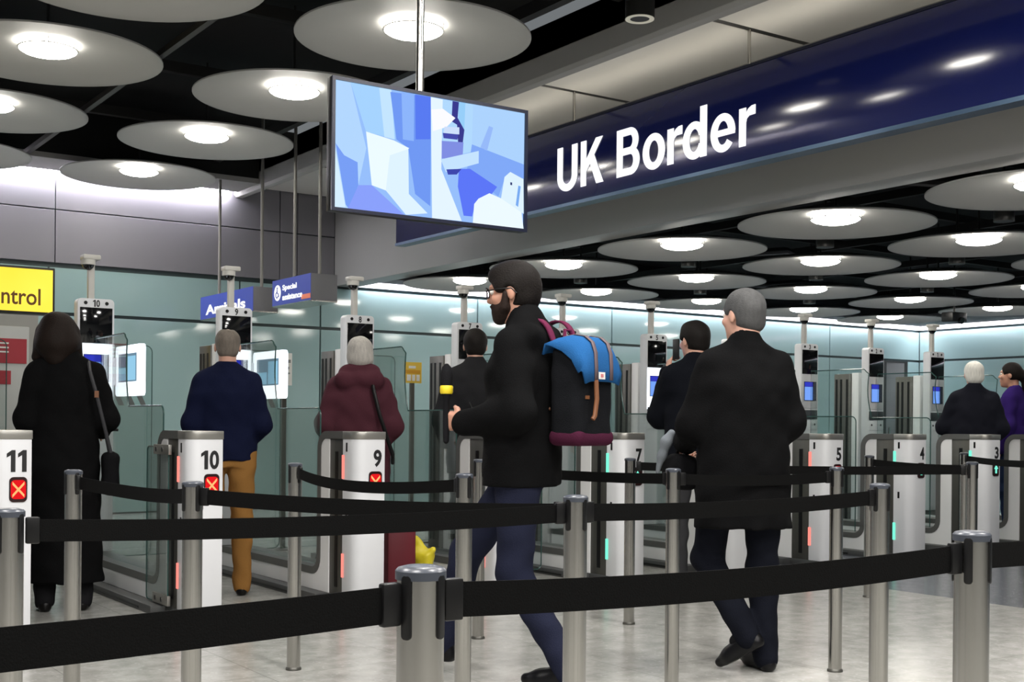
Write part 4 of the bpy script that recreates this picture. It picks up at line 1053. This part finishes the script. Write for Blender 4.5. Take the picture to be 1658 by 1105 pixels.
# --- the grey-haired traveller in maroon, lane 8
top = dict(name='jacket', col=(78, 43, 52), rows=[(0.70, 0, -.01, .225, .165), (0.9, 0, -.01, .225, .17), (1.12, 0, -.01, .225, .17), (1.30, 0, -.01, 0.203, .165), (1.40, 0, -.02, .155, .125), (1.48, 0, -.02, .075, .075)], arm=(0.076, 0.074, 0.058),
           ops=[('cap', (-.11, -.10, 1.44), (.11, -.10, 1.44), 0.068, 0.068, 0.02), ('cap', (-.09, -.05, 1.50), (.09, -.05, 1.50), 0.058, 0.058, 0.02)], ch=0.06, wr=0.005)
W3 = person('grey-haired traveller in a maroon hooded jacket behind gate 9', (4.09, 7.92), -27, 1.0, dict(elR=(.235, -.03, 1.12), wrR=(.18, .18, 1.02), elL=(-.235, -.03, 1.12), wrL=(-.18, .18, 1.02)), head=(4, -8), hair=('grey_bob', (176, 172, 166)), male=False, top=top, legs=(96, 18, 28), h=0.010)
MB().tube([(.10, -.02, 1.475), (.085, -.13, 1.44), (.10, -.172, 1.36), (.14, -.185, 1.2), (.19, -.18, 1.05), (.235, -.13, .92), (.24, .0, .86)], 0.014, 8).build('bag_strap', M_black, W3[0])
# --- the dark-haired man in the dark jacket, lane 7
top = dict(name='jacket', col=(36, 36, 38), rows=[(0.72, 0, -.01, .20, .145), (0.95, 0, -.01, .20, .15), (1.12, 0, -.01, .20, .145), (1.30, 0, -.01, 0.188, .148), (1.40, 0, -.02, .155, .118), (1.48, 0, -.02, .075, .075)], arm=(0.070, 0.067, 0.054), ch=0.05)
W4 = person('dark-haired man in a dark jacket standing behind gate 8', (5.10, 7.98), -31, 1.065, dict(elR=(.225, -.05, 1.10), wrR=(.20, .12, .94), elL=(-.235, -.05, 1.10), wrL=(-.20, .12, .94)), head=(0, -4), hair=('short', (24, 20, 18)), top=top, legs=(44, 44, 46), h=0.010)
MB().tube([(-.09, -.02, 1.47), (-.08, -.13, 1.40), (-.02, -.17, 1.25), (.08, -.18, 1.05), (.16, -.16, .9)], 0.012, 8).build('bag_strap', M_black, W4[0])

# --- the walking man with the blue-flapped backpack
top = dict(name='coat', col=(12, 12, 13), rows=[(0.83, 0, .0, .195, .155), (0.95, 0, 0, .208, .155), (1.10, 0, 0, .195, .145), (1.30, 0, 0, .21, .15), (1.40, 0, -.01, .155, .12), (1.475, 0, -.015, .075, .075)], arm=(0.070, 0.068, 0.055),
           ops=[('cap', (-.11, -.075, 1.44), (.11, -.075, 1.44), 0.05, 0.05, 0.035), ('cap', (-.07, -.03, 1.49), (.07, -.03, 1.49), 0.048, 0.048, 0.03)], ch=0.065, wr=0.003)
BP = person('bearded man in glasses and black coat walking left with a backpack', (3.10, 4.46), 31, 1.055,
    dict(hipR=(.085, .02, .90), hipL=(-.085, -.02, .90), knR=(.10, .30, .54), anR=(.10, .415, .135), toR=(.105, .575, .13), knL=(-.075, .0, .485), anL=(-.05, -.23, .10), toL=(-.045, -.06, .035),
         elL=(-.225, -.08, 1.125), wrL=(-.185, .175, 1.085), elR=(.21, -.06, 1.13), wrR=(.12, .20, 1.10), neck=(0, -.005, 1.455), head=(0, .05, 1.625)),
    head=(14, -7), hair=('shortfull', (24, 20, 18)), sk=SK2, top=top, legs=(32, 35, 52), shoes=(20, 20, 24), h=0.008,
    handL=((.15, 1, .1), (.9, .2, 0.1), (55, 60), -1), handR=((-.4, .9, 0), (-.3, 0, -1), (40, 50)))
r, A, M, S = BP
P = lambda *p: np.array(A['head'])+M @ np.array(p)
f = SDF(); f.ell(P(0, .040, -.062), (.0605, .060, .056), 0.02, M=M); f.ell(P(0, .070, -.100), (.028, .024, .022), 0.02, M=M)
for s in (1, -1): f.cap(P(.072*s, .018, -.005), P(.060*s, .03, -.06), .014, .02, .015)
f.ell(P(0, .088, -.044), (.034, .016, .008), 0.01, M=M); f.ell(P(0, .125, .01), (.075, .06, .058), .012, 's', M=M); f.ell(P(0, .102, -.059), (.022, .014, .009), .006, 's', M=M)
sdf_obj('beard', f, hairm('beard_brown', (40, 30, 26)), r, 0.006, S=S, wrinkle=0.001, relax=1)
g = MB()
for s in (1, -1):
    ring = [Vector(P(.033*s+.027*math.cos(q*PI/10), .104-.006*abs(math.cos(q*PI/10)), .010+.021*math.sin(q*PI/10)))*S for q in range(21)]
    g.tube(ring, 0.0036, 6)
    g.tube([Vector(P(.060*s, .100, .016))*S, Vector(P(.080*s, .05, .016))*S, Vector(P(.086*s, -.01, .012))*S, Vector(P(.084*s, -.03, -.012))*S], 0.0028, 6)
g.tube([Vector(P(-.007, .108, .014))*S, Vector(P(.007, .108, .014))*S], 0.0028, 6)
g.build('glasses', M_black, r)
# backpack (on his back, a thing of its own)
bp = empty('backpack', pw(r, (.02, -.25, .995), S), R(18)); tag(bp, 'black backpack with a blue flap, maroon base and brown straps on the walking man', 'backpack')
f = SDF(); f.box((0, 0, .222), (.135, .085, .217), .05, 0.01)
sdf_obj('main_bag', f, cloth('backpack_black', (20, 21, 24)), bp, 0.007, wrinkle=0.002)
f = SDF(); f.box((0, -.002, .038), (.138, .088, .036), .033, 0.01); sdf_obj('base_panel', f, cloth('backpack_maroon', (66, 26, 46)), bp, 0.007)
M_flap = cloth('backpack_blue', (36, 88, 142))
fl = MB(); rows = []
pathf = [(.098, .40), (.085, .443), (.05, .462), (0.0, .47), (-.05, .462), (-.085, .435), (-.102, .39), (-.106, .33), (-.106, .275)]
for i, (y, z) in enumerate(pathf):
    hw = .150 if i < 7 else (.144, .125)[min(1, i-7)]
    dr = .012+.115*min(1, max(0, i-1)/4)*(1 if i < 6 else max(0, 1-(i-5)/2.2))
    rows.append([(hw*(2*k/12-1), y, z - dr*abs(2*k/12-1)**5) for k in range(13)])
vs = [p for rw in rows for p in rw]; nn = 13
fs = [(i*nn+k, i*nn+k+1, (i+1)*nn+k+1, (i+1)*nn+k) for i in range(len(rows)-1) for k in range(12)]
fo = fl.add(vs, fs).build('flap', M_flap, bp, ang=60); md = fo.modifiers.new('thickness', 'SOLIDIFY'); md.thickness = 0.008; md.offset = 0
M_tan = mat('brown_leather', (116, 72, 42), 0.55, noise=0.12); M_greybrown = mat('grey_brown_strap', (98, 82, 86), 0.6, noise=0.1)
for x in (-.055, .06):
    b_ = MB(); pp = [(x, y-.006 if y < .05 else y, z+.005) for y, z in pathf]
    vs = []; 
    for (px, y, z) in pp: vs += [(px-.011, y-.003, z+.002), (px+.011, y-.003, z+.002)]
    so = b_.add(vs, [(2*i, 2*i+1, 2*i+3, 2*i+2) for i in range(len(pp)-1)]).build('flap_strap', M_greybrown, bp); md = so.modifiers.new('thickness', 'SOLIDIFY'); md.thickness = 0.004
MB().tube([(-.055, -.112, .28), (-.057, -.118, .2), (-.062, -.112, .13), (-.072, -.108, .115)], 0.010, 8).build('strap_tail', M_tan, bp)
MB().box(-.095, -.07, -.09, -.085, .20, .215).build('buckle_tab', M_tan, bp)
lb = MB(); lb.cur = 0; lb.box(-.035, .012, -.113, -.109, .285, .315); lb.cur = 1; lb.box(-.022, -.002, -.1145, -.113, .293, .307)
lb.build('label_patch', [mat('label_white', (222, 220, 216), 0.6), mat('label_red', (196, 120, 122), 0.6)], bp)
M_mar = cloth('strap_maroon', (100, 38, 66))
for s in (1, -1):
    x = .085*s
    pts = [(x*0.9, .085, .42), (x, .11, .515), (x*1.05, .175, .558), (x*1.12, .255, .542), (x*1.2, .335, .455), (x*1.35, .375, .32), (x*1.6, .385, .2)]
    b_ = MB(); vs = []
    for p in pts: vs += [(p[0]-.017, p[1], p[2]), (p[0]+.017, p[1], p[2])]
    so = b_.add(vs, [(2*i, 2*i+1, 2*i+3, 2*i+2) for i in range(len(pts)-1)]).build('shoulder_strap', M_mar, bp, ang=80)
    md = so.modifiers.new('sub', 'SUBSURF'); md.levels = 2; md.render_levels = 2
    md = so.modifiers.new('thickness', 'SOLIDIFY'); md.thickness = 0.010; md.offset = 0
MB().tube([(-.09, .10, .16), (-.16, .16, .14), (-.215, .25, .17), (-.22, .32, .2)], 0.008, 8).build('lower_strap', M_tan, bp)
MB().tube([(-.03, .07, .455), (-.02, .075, .50), (.02, .075, .50), (.03, .07, .455)], 0.008, 8).build('grab_loop', M_mar, bp)
# the slim black umbrella he holds upright
um = empty('umbrella', pw(r, (-.185, .26, 1.0), S), R(31)); tag(um, 'slim folded black umbrella with a yellow band held upright by the backpack man', 'umbrella')
MB().lathe([(.004, 0.0), (.013, .01), (.015, .10), (.014, .19), (.024, .22), (.028, .30), (.02, .33), (.006, .345)], 18).build('canopy', cloth('umbrella_black', (26, 26, 28)), um)
MB().lathe([(.025, .215), (.0285, .222), (.0285, .245), (.025, .252)], 18).build('band', mat('yellow_band', (232, 205, 40), 0.5), um)

# --- the man on the phone
top = dict(name='coat', col=(13, 15, 21), rows=[(0.80, 0, -.01, .205, .15), (0.95, 0, -.01, .205, .15), (1.12, 0, -.01, .20, .145), (1.30, 0, -.01, 0.188, .15), (1.40, 0, -.02, .155, .118), (1.48, 0, -.02, .075, .075)], arm=(0.070, 0.067, 0.054), ch=0.05)
PH = person('dark-haired man in a navy coat holding a phone to his ear', (5.84, 6.35), -22, 1.06, dict(elL=(-.20, .12, 1.13), wrL=(-.135, .15, 1.415), elR=(.215, -.04, 1.12), wrR=(.19, .16, 1.0)), head=(18, -4), hair=('shortfull', (22, 19, 17)), top=top, legs=(52, 52, 54), h=0.010,
            handL=((.25, .05, 1), (.9, -.1, -.2), (25, 40), -1))
ph = empty('mobile_phone', pw(PH[0], (-.100, .075, 1.575), 1.06), R(-22+18)); tag(ph, 'dark mobile phone held to the ear of the man in the navy coat', 'phone')
MB().box(-.005, .005, -.034, .034, -.07, .07).build('body', M_black, ph, bevel=0.004); MB().box(.005, .0056, -.031, .031, -.064, .064).build('screen', emis('phone_glow', (200, 205, 240), 0.9), ph)

# --- the grey-haired man in the long black coat
top = dict(name='coat', col=(13, 13, 14), rows=[(0.655, 0, -.01, .225, .172), (0.8, 0, -.01, .222, .17), (0.95, 0, -.01, .215, .165), (1.12, 0, -.01, .21, .16), (1.30, 0, -.015, 0.206, .162), (1.40, 0, -.02, .155, .12), (1.48, 0, -.02, .075, .075)], arm=(0.074, 0.072, 0.058), ch=0.05, wr=0.0035)
SU = person('grey-haired man in a long black coat walking towards gate 6', (4.19, 4.22), -24, 1.02,
    dict(hipR=(.095, -.01, .91), hipL=(-.095, .01, .91), knR=(.105, .02, .49), anR=(.105, -.03, .085), toR=(.075, .15, .035), knL=(-.125, .12, .50), anL=(.0, -.06, .175), toL=(-.13, .075, .06),
         elL=(-.235, .02, 1.125), wrL=(-.20, .22, 1.04), elR=(.215, -.02, 1.14), wrR=(.15, .18, 1.03)),
    head=(26, -2), hair=('short', (78, 78, 78)), top=top, legs=(19, 21, 29), shoes=(20, 19, 20), h=0.008, handL=((.1, .6, -.7), (.8, .1, .1), (50, 50), -1))
# things he carries in front: a black bag with a grey scarf over it
hb = empty('hand_bag', pw(SU[0], (-.215, .25, .82), 1.02), R(-24)); tag(hb, 'black soft bag held in front by the man in the long black coat', 'bag')
f = SDF(); f.box((0, 0, .08), (.07, .12, .085), .05); sdf_obj('bag_body', f, cloth('bag_black', (18, 18, 20)), hb, 0.008, wrinkle=0.004)
MB().tube([(0, -.06, .15), (0, -.05, .22), (0, .05, .22), (0, .06, .15)], 0.008, 8).build('handle', M_black, hb)
sf = empty('grey_scarf', pw(SU[0], (-.245, .29, .945), 1.02), R(-24)); tag(sf, 'small grey scarf draped over the hand of the man in the long coat', 'scarf')
f = SDF(); f.chain([(-.015, -.03, .14), (-.035, -.02, .10), (-.055, 0, .03), (-.07, .01, -.05)], [.018, .026, .022, .010], .02); sdf_obj('cloth', f, cloth('scarf_grey', (128, 134, 140)), sf, 0.007, wrinkle=0.003)

# --- the white-haired person and the woman in purple, far right
top = dict(name='jacket', col=(27, 28, 36), rows=[(0.75, 0, -.01, .22, .165), (0.95, 0, -.01, .225, .17), (1.12, 0, -.01, .22, .165), (1.30, 0, -.015, 0.203, .16), (1.40, 0, -.02, .155, .125), (1.48, 0, -.02, .075, .075)], arm=(0.076, 0.074, 0.058), ch=0.05)
WH = person('white-haired person in a dark jacket behind gate 3', (10.44, 7.42), -45, 1.02, dict(elL=(-.255, .06, 1.13), wrL=(-.16, .19, 1.30), elR=(.24, -.02, 1.12), wrR=(.19, .16, 1.0)), head=(4, 0), hair=('white', (226, 222, 214)), top=top, legs=(40, 42, 50), h=0.011,
            handL=((.25, .2, 1), (.6, -.5, 0), (30, 45), -1))
top = dict(name='jumper', col=(50, 32, 98), rows=[(0.86, 0, -.005, .175, .135), (1.0, 0, -.005, .18, .14), (1.12, 0, 0, .175, .14), (1.28, 0, .01, .185, .15), (1.40, 0, -.01, .17, .11), (1.47, 0, -.02, .085, .08)], arm=(0.066, 0.056, 0.046), ch=0.02)
PU = person('dark-haired woman in a purple jumper at the right edge, seen in profile', (11.47, 7.70), 18, 1.04, None, head=(8, 2), hair=('tied', (26, 21, 19)), sk=SK2, male=False, top=top, legs=(44, 56, 88), h=0.011)

# ------------------------------------------------------------------ small things in and behind the lanes
sc_ = empty('suitcase', (4.09, 7.36, 0), R(-12)); tag(sc_, 'small dark red suitcase standing right of gate 9', 'suitcase')
MB().box(-.10, .10, -.13, .13, .04, .50).build('shell', mat('suitcase_red', (96, 16, 30), 0.55, noise=0.08), sc_, bevel=0.025)
for x in (-.075, .075):
    for y in (-.1, .1): MB().cyl((x-.012, y, .02), (x+.012, y, .02), .02, n=14).build('wheel', M_black, sc_)
MB().tube([(-.05, .1, .49), (-.05, .1, .56), (.05, .1, .56), (.05, .1, .49)], 0.008, 8).build('handle', M_black, sc_)
yb = empty('yellow_bag', (4.36, 7.50, 0), R(20)); tag(yb, 'crumpled yellow carrier bag beside the dark red suitcase', 'bag')
f = SDF(); f.box((0, 0, .13), (.05, .09, .13), .03); f.cap((0, .0, .22), (0, .05, .35), .07, .02, .03); f.cap((0, -.04, .20), (0, -.11, .27), .05, .02, .03)
sdf_obj('bag_body', f, mat('yellow_plastic', (224, 208, 46), 0.4, noise=0.08), yb, 0.01, wrinkle=0.008)
# shoulder bag of the woman in black
sb = empty('shoulder_bag', pw(W1[0], (.235, -.02, .69), 1.02), R(-14)); tag(sb, 'black shoulder bag hanging at the right side of the woman in black', 'bag')
f = SDF(); f.box((0.02, 0, .12), (.05, .14, .13), .04); sdf_obj('bag_body', f, cloth('bag_black', (18, 18, 20)), sb, 0.01, wrinkle=0.003)
MB().tube([(.02, -.10, .24), (-.02, -.14, .40), (-.07, -.165, .60), (-.105, -.13, .73), (-.11, -.03, .79), (-.09, .08, .72), (-.03, .14, .5), (.02, .10, .24)], 0.011, 8).build('shoulder_strap', mat('bag_strap_grey', (44, 44, 48), 0.6), sb)
MB().box(-.08, -.055, -.178, -.168, .575, .615).build('buckle', M_tan, sb)
pp_ = empty('passport_wallet', pw(W1[0], (.245, .32, 1.055), 1.02), R(-14)); tag(pp_, 'black wallet with white papers held by the woman in black', 'wallet')
MB().box(-.045, .07, -.06, .06, 0, .018).build('cover', M_black, pp_, bevel=0.004); MB().box(-.035, .06, -.063, -.02, .018, .030).build('papers', mat('paper', (225, 225, 220), 0.7), pp_)
# notices behind the glass
def notice(label, x, y, z, w, h_, base, marks, name='paper_notice'):
    t = empty(name, (x, y, z)); tag(t, label, 'notice')
    MB().box(-w/2, w/2, -.004, 0, -h_/2, h_/2).build('sheet', base, t)
    for (x0, x1, z0, z1, m) in marks: MB().box(x0*w, x1*w, -.006, -.0042, z0*h_, z1*h_).build('printed_block', m, t)
    MB().box(-.02, .02, 0.0, .03, -z+h_*0, -h_/2+.02).build('stand', M_darksteel, t)
    MB().box(-.13, .13, -.1, .1, -z, -z+.012).build('stand_foot', M_darksteel, t)
    return t
M_paper = mat('paper', (225, 225, 220), 0.7); M_yel = mat('yellow_notice', (226, 190, 70), 0.6, noise=0.04); M_ora = mat('orange_print', (206, 150, 30), 0.6); M_gr = mat('grey_print', (130, 132, 130), 0.6)
M_redb = mat('red_board', (158, 34, 48), 0.5, noise=0.05)
notice('yellow notice with printed figures on a stand beyond gate 8', 5.94, 10.4, 1.63, .19, .20, M_yel, [(-.42, .42, -.05, .12, M_ora), (-.35, -.12, -.4, -.1, M_paper), (-.05, .12, -.4, -.1, M_paper), (.2, .38, -.4, -.1, M_paper), (-.25, .15, .2, .32, M_paper)])
notice('white printed notice on a stand behind the lit side of kiosk number 9', 4.62, 10.4, 1.62, .14, .29, M_paper, [(-.4, .4, .2, .3, M_gr), (-.4, .3, .0, .08, M_gr), (-.4, .35, -.15, -.1, M_gr), (-.4, .2, -.35, -.3, M_gr)])
rb = empty('notice_board', (2.05, 10.6, 0)); tag(rb, 'pale notice board with two red panels left of the woman in black', 'notice board')
MB().box(-.42, .42, 0, .06, 0.06, 1.90).box(-.45, .45, -.06, .12, 0, .06).build('frame', mat('board_grey', (176, 178, 176), 0.5, noise=0.04), rb, bevel=0.006)
q = MB().box(-.40, .40, -.006, 0, 1.60, 1.80).build('red_panel', M_redb, rb)
for z in (1.755, 1.72, 1.685): MB().box(-.3, .26, -.009, -.006, z, z+.012).build('printed_line', M_paper, q)
MB().box(-.40, .28, -.006, 0, 1.43, 1.54).build('red_panel', M_redb, rb)
pt = empty('partition', (1.6, 12.6, 0)); tag(pt, 'grey partition wall standing under the yellow sign at the left edge', 'partition')
MB().box(-1.5, 1.42, 0, .1, 0.05, 2.38).build('board', mat('partition_grey', (150, 150, 146), 0.6, noise=0.05), pt, bevel=0.005)
MB().box(-1.5, 1.42, -.02, .12, 2.38, 2.44).build('top_rail', M_dark, pt)
MB().box(-1.5, 1.42, -.02, .12, 0, .05).build('base_rail', M_dark, pt)
